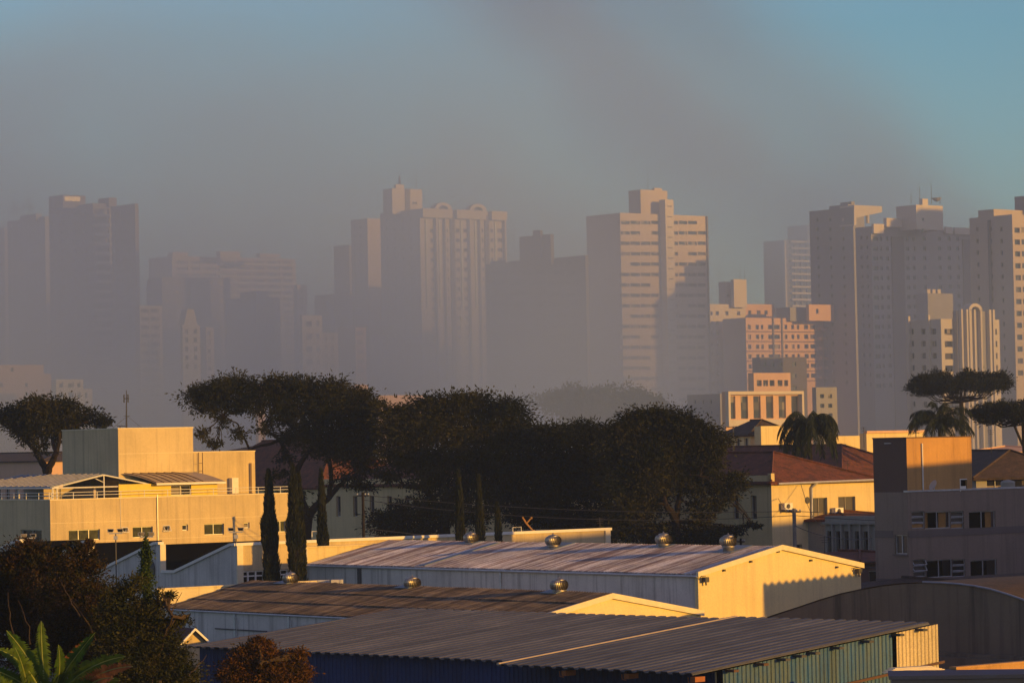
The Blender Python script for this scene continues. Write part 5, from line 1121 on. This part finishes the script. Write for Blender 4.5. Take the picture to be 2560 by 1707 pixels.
# unseen buildings added outside the frame to shade the walls and gable in view
sf = Fr((74, 156), 90 + 35 - 90, 1)
def shade_block(lb, c0, c1, t, hgt, ref=(0, 0), dep=12, name='apartment_block', cat='building', saw=False):
    """a block whose shade covers the band c0..c1 measured square to the sun's direction, standing at distance t along it"""
    S = Vector((to_sun.x, to_sun.y, 0)).normalized(); Q = Vector((-S.y, S.x, 0)); p0 = S * t + Q * c0; r = thing(name, lb, cat, (p0.x, p0.y, 0)); ang = math.degrees(math.atan2(Q.x, Q.y)); f = Fr(p0, ang, 1)
    wins = [(k, k + 1.4, z, z + 1.3) for k in np.arange(1.5, (c1 - c0) - 2, 3.2) for z in np.arange(1.2, hgt - 2, 3.0)]
    m = MB(); m.facade(f, 0, c1 - c0, 0, hgt, wins if not saw else [], .2); m.quad(f.pt(0, 0), f.pt(0, 0, -dep), f.pt(0, hgt, -dep), f.pt(0, hgt)); m.quad(f.pt(c1 - c0, 0), f.pt(c1 - c0, 0, -dep), f.pt(c1 - c0, hgt, -dep), f.pt(c1 - c0, hgt))
    m.quad(f.pt(0, 0, -dep), f.pt(c1 - c0, 0, -dep), f.pt(c1 - c0, hgt, -dep), f.pt(0, hgt, -dep)); m.build('wall', M['taupe'], r)
    if saw: sheet('roof', f.pt(-.3, hgt + .02, .5), f.a, -f.n, c1 - c0 + .6, dep + 1, .5, .16, mat_w2, r)
    else: m = MB(); m.box(f, .002, c1 - c0 - .002, hgt - .3, hgt - .05, -dep + .01, -.01); m.build('roof', M['tw_grey'], r)
    return r
# to_sun and the square direction: c = x * cos(az) + y * sin(az)
shade_block('long unseen apartment block outside the picture added to shade the tan house', 159, 226, -30, 19.2)
shade_block('low unseen ribbed roofed shed outside the picture added to shade the warehouse gable', 145.2, 158, -50, 9.8, saw=True)
# ------------------------------------------------ vegetation
def leaves_mesh(name, pos, dirs, L, Wd, mat, root, rs):
    """many small pointed leaves: one diamond each, at pos along dirs"""
    n = len(pos); d = dirs / np.linalg.norm(dirs, axis=1, keepdims=True)
    r = rs.normal(size=(n, 3)); s = np.cross(d, r); s /= np.linalg.norm(s, axis=1, keepdims=True) + 1e-9
    L = (L * rs.uniform(.6, 1.3, (n, 1))); Wd = Wd * rs.uniform(.7, 1.3, (n, 1))
    v = np.stack([pos, pos + d * L * .45 + s * Wd * .5, pos + d * L, pos + d * L * .45 - s * Wd * .5], 1).reshape(-1, 3)
    off = Vector((0, 0, 0)); q = root
    while q is not None: off += q.location; q = q.parent
    v = v - np.array(off); me = bpy.data.meshes.new(name); me.vertices.add(4 * n); me.vertices.foreach_set('co', v.astype(np.float32).ravel())
    me.loops.add(4 * n); me.loops.foreach_set('vertex_index', np.arange(4 * n, dtype=np.int32)); me.polygons.add(n)
    me.polygons.foreach_set('loop_start', np.arange(0, 4 * n, 4, dtype=np.int32)); me.update(calc_edges=True); me.validate()
    me.materials.append(mat); o = bpy.data.objects.new(name, me); col.objects.link(o); o.parent = root; return o
def crown_pts(c, rad, n, rs, clumps=26, sg=.30, shell=.55):
    """leaf positions gathered in clumps spread unevenly through an ellipsoid, thicker towards its skin"""
    q = rs.normal(size=(clumps, 3)); q /= np.linalg.norm(q, axis=1, keepdims=True)
    rr = shell + (1 - shell) * rs.uniform(0, 1, (clumps, 1)) ** .7; rr[: clumps // 4] *= .5
    cc = q * rr * np.array(rad) * rs.uniform(.85, 1.1, (clumps, 1)); w = rs.uniform(.4, 1.6, clumps); w /= w.sum()
    idx = rs.choice(clumps, n, p=w); s = sg * min(rad) * rs.uniform(.6, 1.25, (clumps, 1))
    off = rs.normal(size=(n, 3)) * s[idx] * np.array([1.25, 1.25, .75]); return cc[idx] + off + np.array(c), off
def limb(m, a, b, r0, r1, rs, wob=.12, n=6):
    a, b = Vector(a), Vector(b); L = (b - a).length; pts = []
    bend = Vector((rs.uniform(-1, 1), rs.uniform(-1, 1), rs.uniform(-.2, .9))) * L * wob
    for i in range(n + 1):
        t = i / n; p = a.lerp(b, t) + bend * math.sin(math.pi * t) * (1 - .3 * t) + Vector((rs.normal(), rs.normal(), rs.normal())) * L * .018 * (0 < i < n); pts.append(p)
    m.tube(pts, [r0 + (r1 - r0) * (i / n) for i in range(n + 1)], 6, cap=False); return pts
def tree(lb, d, base, fork, lobes, mat='leaf', dens=1.0, seed=1, name='broad_tree', cat='tree', L=.31, Wd=.115, r0=.42, forks=(), group=None, z0=0, dirv=(0, 0, -.15), limbs=True, sg=.36, deep=.75, bark='bark', cl=26):
    rs = np.random.RandomState(seed); root_p = P(base[0], base[1], d); root = thing(name, lb, cat, (root_p.x, root_p.y, z0), group)
    m = MB(); fk = P(fork[0], fork[1], d); limb(m, (root_p.x, root_p.y, z0), fk, r0, r0 * .7, rs, .05)
    nodes_ = [(fk, r0 * .65)]
    for (u, v, fi) in forks:
        a, ra_ = nodes_[fi]; b_ = P(u, v, d + rs.uniform(-1, 1)); limb(m, a, b_, ra_, ra_ * .65, rs, .06); nodes_.append((b_, ra_ * .62))
    P_, D_ = [], []
    for lobe in lobes:
        u, v, ru, rv = lobe[:4]; k_ = lobe[4] if len(lobe) > 4 else 1.0
        sx, sz = ru / F * d, rv / F * d; sy = max(sx * deep, sz * .8); dd = d + rs.uniform(-1, 1) * sy * .4; c = P(u, v, dd)
        n = int(dens * k_ * 3600 * (ru * rv / 2500.0)); n = max(n, 300)
        p_, o_ = crown_pts(c, (sx, sy, sz), n, rs, clumps=max(8, int(cl * math.sqrt(ru * rv) / 50)), sg=sg)
        P_.append(p_); D_.append(o_ + rs.normal(size=o_.shape) * .25 + np.array(dirv))
        if limbs:
            j = min(range(len(nodes_)), key=lambda i: (nodes_[i][0] - c).length); a, ra_ = nodes_[j]
            tip = c + Vector((0, 0, -sz * .15)); pl = limb(m, a, tip, max(.05, ra_ * .5), .04, rs, .15)
            for _ in range(5):
                q = Vector((rs.uniform(-1, 1) * sx, rs.uniform(-1, 1) * sy, rs.uniform(-.4, .9) * sz)) * .8; limb(m, pl[rs.randint(3, 6)], c + q, .05, .015, rs, .15, 4)
    m.build('trunk', M[bark], root)
    leaves_mesh('crown', np.concatenate(P_), np.concatenate(D_), L, Wd, M[mat], root, rs); return root

GT = 'broad crowned trees between the workshop and the long house'
tree('open branched tree at the left behind the glass canopy', 256, (118, 1250), (117, 1186), [(35, 1032, 42, 26), (75, 1018, 50, 28), (125, 1010, 55, 30), (165, 1022, 45, 30), (205, 1042, 40, 24), (250, 1052, 36, 17), (60, 1058, 48, 28), (120, 1055, 60, 30), (15, 1050, 26, 24), (170, 1060, 40, 22), (75, 1095, 34, 24, .6), (100, 1120, 22, 20, .4), (150, 1090, 24, 28, .5), (55, 1085, 20, 16, .5)], seed=3, r0=.5, forks=((90, 1130, 0), (142, 1130, 0), (60, 1100, 1), (130, 1095, 2), (150, 1080, 2)), group=GT)
tree('widest umbrella shaped tree with forked limbs, left of centre', 252, (780, 1350), (770, 1290), [
    (500, 990, 42, 28), (545, 985, 45, 30), (585, 968, 45, 28), (625, 985, 40, 30), (520, 1015, 40, 22, .8), (580, 1010, 45, 22, .9), (690, 965, 50, 26), (735, 968, 50, 28), (790, 975, 52, 30), (840, 985, 52, 30), (885, 1000, 50, 30), (925, 1025, 38, 28),
    (760, 1088, 50, 28, .8), (830, 1118, 60, 32, .9), (690, 1048, 34, 18, .5), (905, 1118, 50, 38), (725, 1098, 30, 18, .4), (690, 1005, 42, 28), (750, 1010, 60, 32), (820, 1020, 60, 34), (880, 1045, 55, 32), (740, 1055, 45, 26, .8), (810, 1070, 55, 30, .9), (870, 1085, 55, 30), (920, 1075, 45, 34), (640, 1020, 24, 30, .5), (660, 1075, 26, 20, .4), (560, 1050, 22, 16, .35), (510, 1085, 20, 16, .3), (540, 1110, 22, 10, .3), (600, 1085, 16, 20, .25), (850, 1130, 45, 28, .7), (790, 1120, 30, 20, .35), (900, 1150, 45, 35, .8), (870, 1200, 45, 22, .5), (910, 1215, 35, 14, .5), (710, 1140, 26, 22, .3), (700, 1190, 24, 20, .3), (735, 1230, 26, 30, .5), (700, 1260, 20, 30, .5), (750, 1300, 26, 35, .5)],
    seed=5, r0=.62, forks=((740, 1180, 0), (825, 1240, 0), (700, 1100, 1), (770, 1130, 1), (660, 1070, 3), (625, 1125, 3), (800, 1080, 4), (595, 1060, 6), (870, 1190, 2), (820, 1130, 2), (560, 1040, 8), (850, 1085, 10)), group=GT)
tree('massive rounded tree in the middle with a reddish tinge', 246, (1120, 1370), (1110, 1300), [
    (985, 1050, 45, 36), (1030, 1035, 50, 38), (1085, 1020, 50, 32), (1140, 1012, 52, 30), (1200, 1015, 52, 32), (1260, 1030, 50, 34), (1305, 1055, 45, 34), (1340, 1090, 38, 32), (1000, 1090, 60, 40), (1070, 1080, 70, 42), (1150, 1075, 75, 44), (1230, 1085, 70, 44), (1290, 1110, 60, 40), (1000, 1140, 50, 34), (1070, 1150, 75, 40), (1160, 1150, 75, 40), (1250, 1160, 70, 40), (1320, 1160, 60, 40), (970, 1190, 40, 20, .6), (1080, 1205, 60, 30, .8), (1180, 1215, 60, 34, .8), (1270, 1220, 60, 40), (1080, 1280, 55, 45), (1140, 1260, 50, 40, .8), (1060, 1330, 45, 30), (1180, 1290, 40, 34, .4), (1240, 1270, 40, 30, .6)],
    seed=8, r0=.6, forks=((1060, 1220, 0), (1150, 1200, 0), (1010, 1215, 1), (1100, 1130, 1), (1200, 1130, 2)), group=GT)
tree('dark low tree filling the gap right of the massive middle tree', 242, (1400, 1380), (1400, 1320), [
    (1370, 1095, 42, 30), (1420, 1088, 45, 30), (1470, 1085, 45, 28), (1510, 1095, 40, 32), (1380, 1150, 60, 40), (1450, 1150, 65, 42), (1520, 1150, 55, 42), (1360, 1220, 60, 44), (1440, 1220, 70, 46), (1520, 1220, 60, 46), (1330, 1290, 60, 38), (1400, 1300, 70, 42), (1480, 1300, 65, 42), (1540, 1290, 50, 40), (1370, 1345, 60, 26), (1460, 1345, 60, 26), (1530, 1330, 40, 24, .6)], mat='leafd', seed=11, r0=.4, dens=1.15, forks=((1400, 1230, 0), (1460, 1180, 1)), group=GT)
tree('big tree at the right of the row with a bent trunk before the long house', 233, (1692, 1385), (1690, 1305), [
    (1575, 1055, 38, 28), (1615, 1040, 42, 26), (1660, 1045, 42, 28), (1710, 1060, 45, 30), (1755, 1080, 42, 30), (1785, 1105, 34, 28), (1560, 1085, 40, 32), (1610, 1085, 60, 38), (1680, 1095, 65, 38), (1740, 1120, 55, 36), (1560, 1140, 50, 40), (1630, 1145, 70, 42), (1710, 1155, 65, 38), (1775, 1150, 38, 26), (1590, 1200, 65, 44), (1650, 1205, 60, 40, .9), (1740, 1205, 55, 30, .8), (1800, 1205, 40, 28, .7), (1830, 1225, 34, 30, .6), (1790, 1250, 36, 30, .5), (1845, 1195, 24, 20, .5), (1580, 1265, 50, 40), (1630, 1260, 40, 34, .6), (1590, 1325, 50, 32), (1650, 1335, 40, 26, .7), (1750, 1310, 40, 34, .7), (1790, 1335, 55, 20, .7), (1840, 1320, 50, 10, .5), (1740, 1350, 60, 22), (1880, 1312, 30, 6, .4), (1730, 1265, 24, 20, .4)],
    seed=14, r0=.5, forks=((1665, 1262, 0), (1700, 1240, 0), (1700, 1190, 2), (1640, 1190, 1), (1750, 1190, 3)), group=GT)
tree('ghostly round tree deep in the mist before the banded tower', 670, (1500, 1120), (1500, 1080), [(1400, 1010, 60, 34), (1460, 1000, 70, 36), (1530, 1005, 75, 38), (1600, 1020, 60, 36), (1660, 1045, 60, 30), (1500, 1040, 120, 36)], seed=21, dens=1.6, L=.6, Wd=.4, sg=.28, r0=.4, name='far_tree')
tree('small dark shrub tree at the foot of the widest umbrella tree', 246, (1010, 1350), (1010, 1320), [(960, 1300, 40, 32), (1010, 1290, 40, 34), (990, 1335, 50, 24)], mat='leafd', seed=23, r0=.15, group=None, name='shrub')
tree('dark bush right of the umbrella pines at the edge', 345, (2540, 1040), (2540, 1030), [(2530, 1012, 50, 18), (2470, 1020, 34, 12)], mat='leafd', seed=24, r0=.2, name='shrub', z0=4)

# umbrella pines: a flat plate of upturned tufts on a bare stem
def pine(lb, u, vt, d, half, thick, vb, seed, cut=None):
    rs = np.random.RandomState(seed); p = P(u, vt, d); root = thing('umbrella_pine', lb, 'tree', (p.x, p.y, 0), 'umbrella pines at the right'); m = MB(); W_ = half / F * d; T_ = thick / F * d
    hub = P(u, vb, d); m.tube([(p.x + .2, p.y, 0), (p.x + .1, p.y, hub.z * .6), hub, P(u, vt + thick * .5, d)], [.42, .34, .26, .12], 8, cap=False); Pp, Dd = [], []
    for i in range(34):
        a = i * 2.399; f_ = .35 + .65 * math.sqrt((i + .5) / 34); e = Vector((p.x + math.cos(a) * W_ * f_, p.y + math.sin(a) * W_ * f_ * .9, p.z + rs.uniform(-.3, .3) * T_ - (f_ ** 2) * T_ * .35))
        pts = [hub + zv * rs.uniform(-.2, .6)]; mid = pts[0].lerp(e, .6) - zv * T_ * .35; pts += [mid, e]; m.tube(pts, [.09, .06, .03], 5, cap=False)
        pp, oo = crown_pts(e + zv * T_ * .1, (W_ * .19, W_ * .19, T_ * .30), 800, rs, clumps=14, sg=.35); Pp.append(pp); Dd.append(oo + np.array((0, 0, .35)) + rs.normal(size=oo.shape) * .3)
    m.build('trunk', M['bark'], root); leaves_mesh('crown', np.concatenate(Pp), np.concatenate(Dd), .42, .13, M['leafd'], root, rs)
pine('wide umbrella pine standing before the white arched building', 2403, 955, 400, 118, 50, 1004, 31)
pine('umbrella pine cut by the right edge with a reddish stem', 2560, 1026, 310, 118, 46, 1056, 33)

# palms
def palm(lb, u, v, d, R_, seed, top, n=34, droop=1.0):
    rs = np.random.RandomState(seed); c = P(u, v, d); root = thing('queen_palm', lb, 'palm', (c.x, c.y, 0), 'queen palms with drooping fronds'); m = MB(); m.tube([(c.x + .3, c.y, 0), (c.x + .1, c.y, c.z * .7), c - zv * .9], [.24, .2, .16], 8)
    m.build('trunk', M['bark'], root); L = R_ / F * d; st = MB(); Pp, Dd = [], []
    for i in range(n):
        a = i * 2.399 + rs.uniform(-.2, .2); el = rs.uniform(.15, 1.35); pts = []; v0 = Vector((math.cos(a) * math.cos(el), math.sin(a) * math.cos(el), math.sin(el)))
        pos = c - zv * .7; dv = v0.copy(); n_ = 14; s = L * rs.uniform(1.15, 1.55) / n_
        for j in range(n_): pts.append(pos.copy()); pos = pos + dv * s; dv = (dv + Vector((0, 0, -.155 * droop * (1 + j * .06)))).normalized()
        st.tube(pts, [.05 - .0028 * j for j in range(n_)], 4, cap=False)
        for j in range(2, n_):
            t = (pts[j] - pts[j - 1]).normalized(); sd_ = t.cross(zv); sd_ = sd_.normalized() if sd_.length > .01 else Vector((1, 0, 0))
            for k in range(7):
                q = pts[j - 1].lerp(pts[j], k / 7)
                for sg_ in (-1, 1): Pp.append(tuple(q)); Dd.append(tuple(sd_ * sg_ * rs.uniform(.25, .75) + t * .35 - zv * rs.uniform(.5, 1.1)))
    st.build('frond_stem', M['palm'], root)
    leaves_mesh('fronds', np.array(Pp), np.array(Dd), L * .24, .055, M['palm'], root, rs)
palm('drooping queen palm in front of the red roofs', 2022, 1054, 275, 90, 41, 1020, n=46, droop=1.35)
palm('spreading queen palm behind the brown terrace box', 2348, 1045, 300, 78, 43, 1008, n=34, droop=.85)

# cypresses
def cypress(lb, u, vt, vb, d, wpx, seed, grp='slim cypresses around the workshop'):
    rs = np.random.RandomState(seed); p = P(u, vt, d); b_ = P(u + 10, vb, d); root = thing('cypress', lb, 'cypress', (b_.x, b_.y, 0), grp); w = wpx / F * d / 2; H = p.z - 0
    n = int(12000 * wpx / 30); t = rs.uniform(.0, 1, n) ** .9; z = t * H; prof = np.clip((1 - t) * 3.4, 0, 1) ** .75 * (1 + .10 * np.sin(z * 2.1 + seed) + .07 * np.sin(z * 5.3)) ; a = rs.uniform(0, 2 * np.pi, n)
    lump = 1 + .13 * np.sin(a * 3 + z * 1.1) + .08 * np.sin(a * 7 - z * 2.3); rr = w * prof * lump * rs.uniform(.82, 1.04, n)
    cx = b_.x + (p.x - b_.x) * t; pos = np.stack([cx + rr * np.cos(a), b_.y + rr * np.sin(a), z], 1); dr = np.stack([np.cos(a) * .22, np.sin(a) * .22, np.ones(n)], 1) + rs.normal(size=(n, 3)) * .12
    m = MB(); m.tube([(b_.x + (p.x - b_.x) * k / 10, b_.y, H * k / 10 * .985) for k in range(11)], [w * .85 * min(1, (1 - k / 10) * 3.4 + .02) ** .75 for k in range(11)], 12); m.build('trunk', M['bark'], root)
    leaves_mesh('crown', pos, dr, .30, .06, M['cyp'], root, rs)
cypress('tallest cypress in front of the sunlit workshop window', 671, 1182, 1456, 190, 36, 51)
cypress('cypress at the white corner pier, left of the joined pair', 731, 1168, 1445, 189, 31, 52); cypress('shorter cypress pressed against the right of the corner cypress', 747, 1190, 1440, 190, 20, 53)
cypress('slim cypress rising behind the stained parapet', 802, 1180, 1370, 198, 23, 54)
cypress('cypress behind the first ridge ventilator', 1146, 1182, 1370, 206, 20, 55); cypress('cypress just right of the first ridge ventilator', 1196, 1195, 1370, 206, 20, 56); cypress('short dark cypress stub against the beige workshop wall', 1243, 1265, 1370, 206, 19, 57)

# foreground thicket, lower left
M['thick'] = leaf_mat('rusty_leaves', (0.018, 0.023, 0.009), (0.062, 0.034, 0.012), 2.2); M['olive'] = leaf_mat('olive_leaves', (0.015, 0.024, 0.008), (0.060, 0.055, 0.014), 2.2)
M['orange'] = leaf_mat('orange_leaves', (0.045, 0.028, 0.010), (0.12, 0.052, 0.012), 2.0); M['ivy'] = leaf_mat('ivy_leaves', (0.03, 0.06, 0.012), (0.07, 0.10, 0.02), 3)
kw = dict(L=.115, Wd=.045, r0=.14, sg=.34, name='bushy_tree', cat='tree', bark='twig', dirv=(0, 0, .1), cl=34, group='thicket trees in the lower left corner')
tree('rusty leaved bushy tree against the cream building at the far left', 104, (60, 1760), (70, 1640), [(20, 1420, 55, 40), (70, 1400, 50, 40), (120, 1430, 60, 45), (40, 1480, 70, 50), (110, 1500, 70, 50), (20, 1540, 60, 50), (90, 1570, 70, 50), (-20, 1460, 50, 50), (60, 1620, 80, 50), (80, 1375, 20, 20, .35), (10, 1395, 18, 16, .4), (52, 1368, 7, 12, .5), (68, 1358, 7, 10, .5), (98, 1384, 10, 14, .4), (112, 1376, 7, 10, .4)], mat='thick', seed=61, dens=1.5, forks=((60, 1540, 0), (110, 1500, 1), (30, 1470, 1)), **kw)
tree('rusty feathery tree rising over the yellow wall', 101, (190, 1760), (190, 1640), [(155, 1400, 26, 20, .5), (185, 1385, 22, 22, .45), (212, 1372, 18, 16, .4), (142, 1378, 9, 14, .5), (168, 1366, 8, 12, .5), (196, 1360, 8, 12, .5), (225, 1358, 10, 9, .5), (130, 1400, 9, 12, .5), (232, 1385, 9, 8, .4), (165, 1430, 45, 28), (210, 1420, 40, 26, .8), (150, 1480, 60, 45), (215, 1480, 55, 45), (250, 1510, 50, 40), (180, 1550, 80, 50), (250, 1570, 60, 50), (170, 1630, 80, 50), (240, 1650, 70, 50), (130, 1395, 16, 20, .3)], mat='thick', seed=62, dens=1.5, forks=((190, 1540, 0), (180, 1460, 1), (215, 1430, 2)), **kw)
tree('olive green bushy tree left of the small gabled house', 98, (330, 1800), (330, 1660), [(290, 1480, 34, 30, .5), (330, 1470, 26, 34, .5), (300, 1540, 50, 40), (350, 1540, 50, 40), (300, 1600, 60, 45), (370, 1610, 55, 50), (330, 1670, 80, 45), (420, 1660, 55, 40), (440, 1640, 34, 34, .7), (400, 1500, 18, 30, .4), (400, 1560, 28, 34, .5), (430, 1560, 24, 20, .4), (460, 1545, 20, 18, .35), (440, 1700, 60, 40), (270, 1700, 60, 40), (425, 1495, 18, 14, .3)], mat='olive', seed=63, dens=1.5, forks=((330, 1580, 0), (400, 1600, 0), (430, 1540, 2), (300, 1540, 1)), **kw)
tree('orange brown bush before the blue shed wall', 103, (650, 1780), (650, 1700), [(642, 1603, 18, 14, .8), (650, 1625, 34, 24), (620, 1650, 40, 30), (665, 1650, 45, 30), (590, 1680, 45, 34), (640, 1695, 60, 34), (740, 1640, 24, 20, .8), (735, 1670, 32, 30), (700, 1690, 45, 34), (745, 1700, 26, 26)], mat='orange', seed=64, dens=1.7, forks=((650, 1660, 0),), **kw)
# ivy column
rs = np.random.RandomState(71); kx = [(372, 1700), (380, 1600), (372, 1500), (360, 1440), (367, 1390), (364, 1362)]; ps = [P(u, v, 106) for u, v in kx]; r = thing('ivy_column', 'green ivy climbing a thin bare stem above the thicket', 'climber', (ps[0].x, ps[0].y, 0)); m = MB(); m.tube([(ps[0].x, ps[0].y, 0)] + ps, [.06] * 6 + [.02], 6); m.build('stem', M['twig'], r)
Pp = []
for i in range(7000): t = rs.uniform(0, 4.99); j = int(t); q = ps[j].lerp(ps[j + 1], t - j); w_ = .17 * (1 - t / 6.5) * (1 + .5 * math.sin(t * 5)); Pp.append(np.array(q) + rs.normal(size=3) * np.array((w_, w_, .12)))
Pp = np.array(Pp); leaves_mesh('foliage', Pp, rs.normal(size=Pp.shape) + np.array((0, -.3, .2)), .09, .07, M['ivy'], r, rs)
# bare branches
rs = np.random.RandomState(72); r = thing('dry_branches', 'pale bare branches sticking up through the thicket', 'branches', (P(420, 1707, 97).x, 97, 0))
for a, b_ in (((380, 1707), (430, 1540)), ((385, 1680), (345, 1560)), ((430, 1540), (455, 1480)), ((430, 1560), (475, 1520)), ((40, 1600), (20, 1480)), ((75, 1610), (45, 1500)), ((200, 1540), (150, 1450)), ((470, 1690), (517, 1636)), ((310, 1610), (290, 1540)), ((240, 1600), (180, 1500)), ((330, 1600), (352, 1500)), ((395, 1640), (420, 1575))):
    m = MB(); limb(m, P(*a, 97.5), P(*b_, 98), .022, .007, rs, .08, 6); m.build('branch', M['twig'], r)
m = MB(); m.tube([(P(420, 1707, 97).x, 97, 0), P(400, 1700, 97)], .05, 5); m.build('stem', M['twig'], r)

# banana plant
M['ban'] = leaf_mat('banana_leaf', (0.035, 0.085, 0.010), (0.085, 0.135, 0.014), 1.2, .4); M['band'] = leaf_mat('dry_banana_leaf', (0.18, 0.06, 0.02), (0.28, 0.11, 0.03), 2.0, .3); M['rib'] = plain('banana_rib', (0.22, 0.26, 0.06), .6)
bp_ = P(120, 1720, 84); ba = thing('banana_plant', 'banana plant with torn broad leaves in the bottom left corner', 'banana plant', (bp_.x, bp_.y, 0)); m = MB(); m.tube([(bp_.x, bp_.y, 0), (bp_.x, bp_.y, 6), (bp_.x, bp_.y, bp_.z - .3)], [.2, .17, .12], 10); m.build('stem', M['rib'], ba)
rs = np.random.RandomState(77)
def banana(pa, pb, pc, wpx, mat, fold=.5, d=84, dd=0.0, tear=.65, turn=0.0):
    a, b_, c = P(*pa, d), P(*pb, d - dd * .5), P(*pc, d - dd); n = 30; w = wpx / F * d; m = MB(); pts = []
    for i in range(n + 1): t = i / n; pts.append(a * (1 - t) ** 2 + b_ * 2 * t * (1 - t) + c * t * t)
    side = None
    for sgn in (-1, 1):
        i0 = None; rows = []
        for i in range(n + 1):
            t = i / n; tg = (pts[min(i + 1, n)] - pts[max(i - 1, 0)]).normalized(); face = Vector((math.sin(turn), -math.cos(turn), .15)); sd_ = tg.cross(face).normalized(); up_ = sd_.cross(tg).normalized()
            ww = w * (math.sin(math.pi * min(1, (t * .96 + .04)) ** .8)) ** .6 * (1 + .08 * math.sin(i * 1.9 + sgn)); e = pts[i] + sd_ * sgn * ww * math.cos(fold) + up_ * ww * math.sin(fold) * (1 if sgn > 0 else .6) - tg * ww * .25
            rows.append((pts[i], pts[i].lerp(e, .5) + up_ * ww * .08, e))
        for i in range(n):
            A0, B0 = rows[i], rows[i + 1]; k_ = rs.uniform(0, 1) < tear and 3 < i < n - 2; f_ = rs.uniform(.45, .85) if k_ else 1.0; g_ = rs.uniform(0, .10) if k_ else 0
            m.quad(A0[0], B0[0], B0[1], A0[1]); m.quad(A0[1], B0[1] - (B0[1] - A0[1]) * g_, B0[2] - (B0[2] - A0[2]) * (1 - f_) * .8 + Vector((0, 0, -.05 if k_ else 0)), A0[2])
    m.build('leaf', M[mat], ba); m = MB(); m.tube([p_ - Vector((0, .012, 0)) for p_ in pts], [.030 * (1 - .8 * i / n) for i in range(n + 1)], 5); m.build('midrib', M['rib'], ba)
banana((112, 1725), (104, 1640), (103, 1551), 23, 'ban', 0.08, turn=.25)
banana((130, 1725), (158, 1690), (146, 1610), 22, 'ban', 0.17, dd=1, turn=.6); banana((135, 1720), (175, 1655), (238, 1580), 23, 'ban', 0.35, dd=1.2, turn=-.1)
banana((110, 1725), (70, 1630), (16, 1575), 24, 'ban', 0.32, dd=.6, turn=.2); banana((100, 1725), (60, 1640), (-6, 1622), 23, 'ban', 0.21, dd=1.5, turn=.7)
banana((90, 1730), (20, 1680), (-30, 1670), 23, 'ban', 0.28, dd=1, turn=.4); banana((70, 1735), (62, 1665), (38, 1618), 20, 'ban', 0.21, dd=1.8, turn=.7)
banana((150, 1730), (225, 1650), (314, 1640), 24, 'ban', 0.35, dd=1.2, turn=-.2); banana((160, 1735), (230, 1700), (300, 1700), 22, 'ban', 0.21, dd=2.2, turn=.1)
banana((170, 1740), (250, 1665), (332, 1665), 20, 'band', 0.28, dd=2, tear=.7); banana((190, 1745), (240, 1685), (285, 1695), 22, 'band', 0.35, dd=2.6, tear=.7)
banana((140, 1725), (165, 1650), (210, 1600), 16, 'band', 0.42, dd=.4, tear=.8); banana((60, 1740), (-10, 1700), (-20, 1720), 22, 'ban', 0.21, dd=2.4, turn=.3)
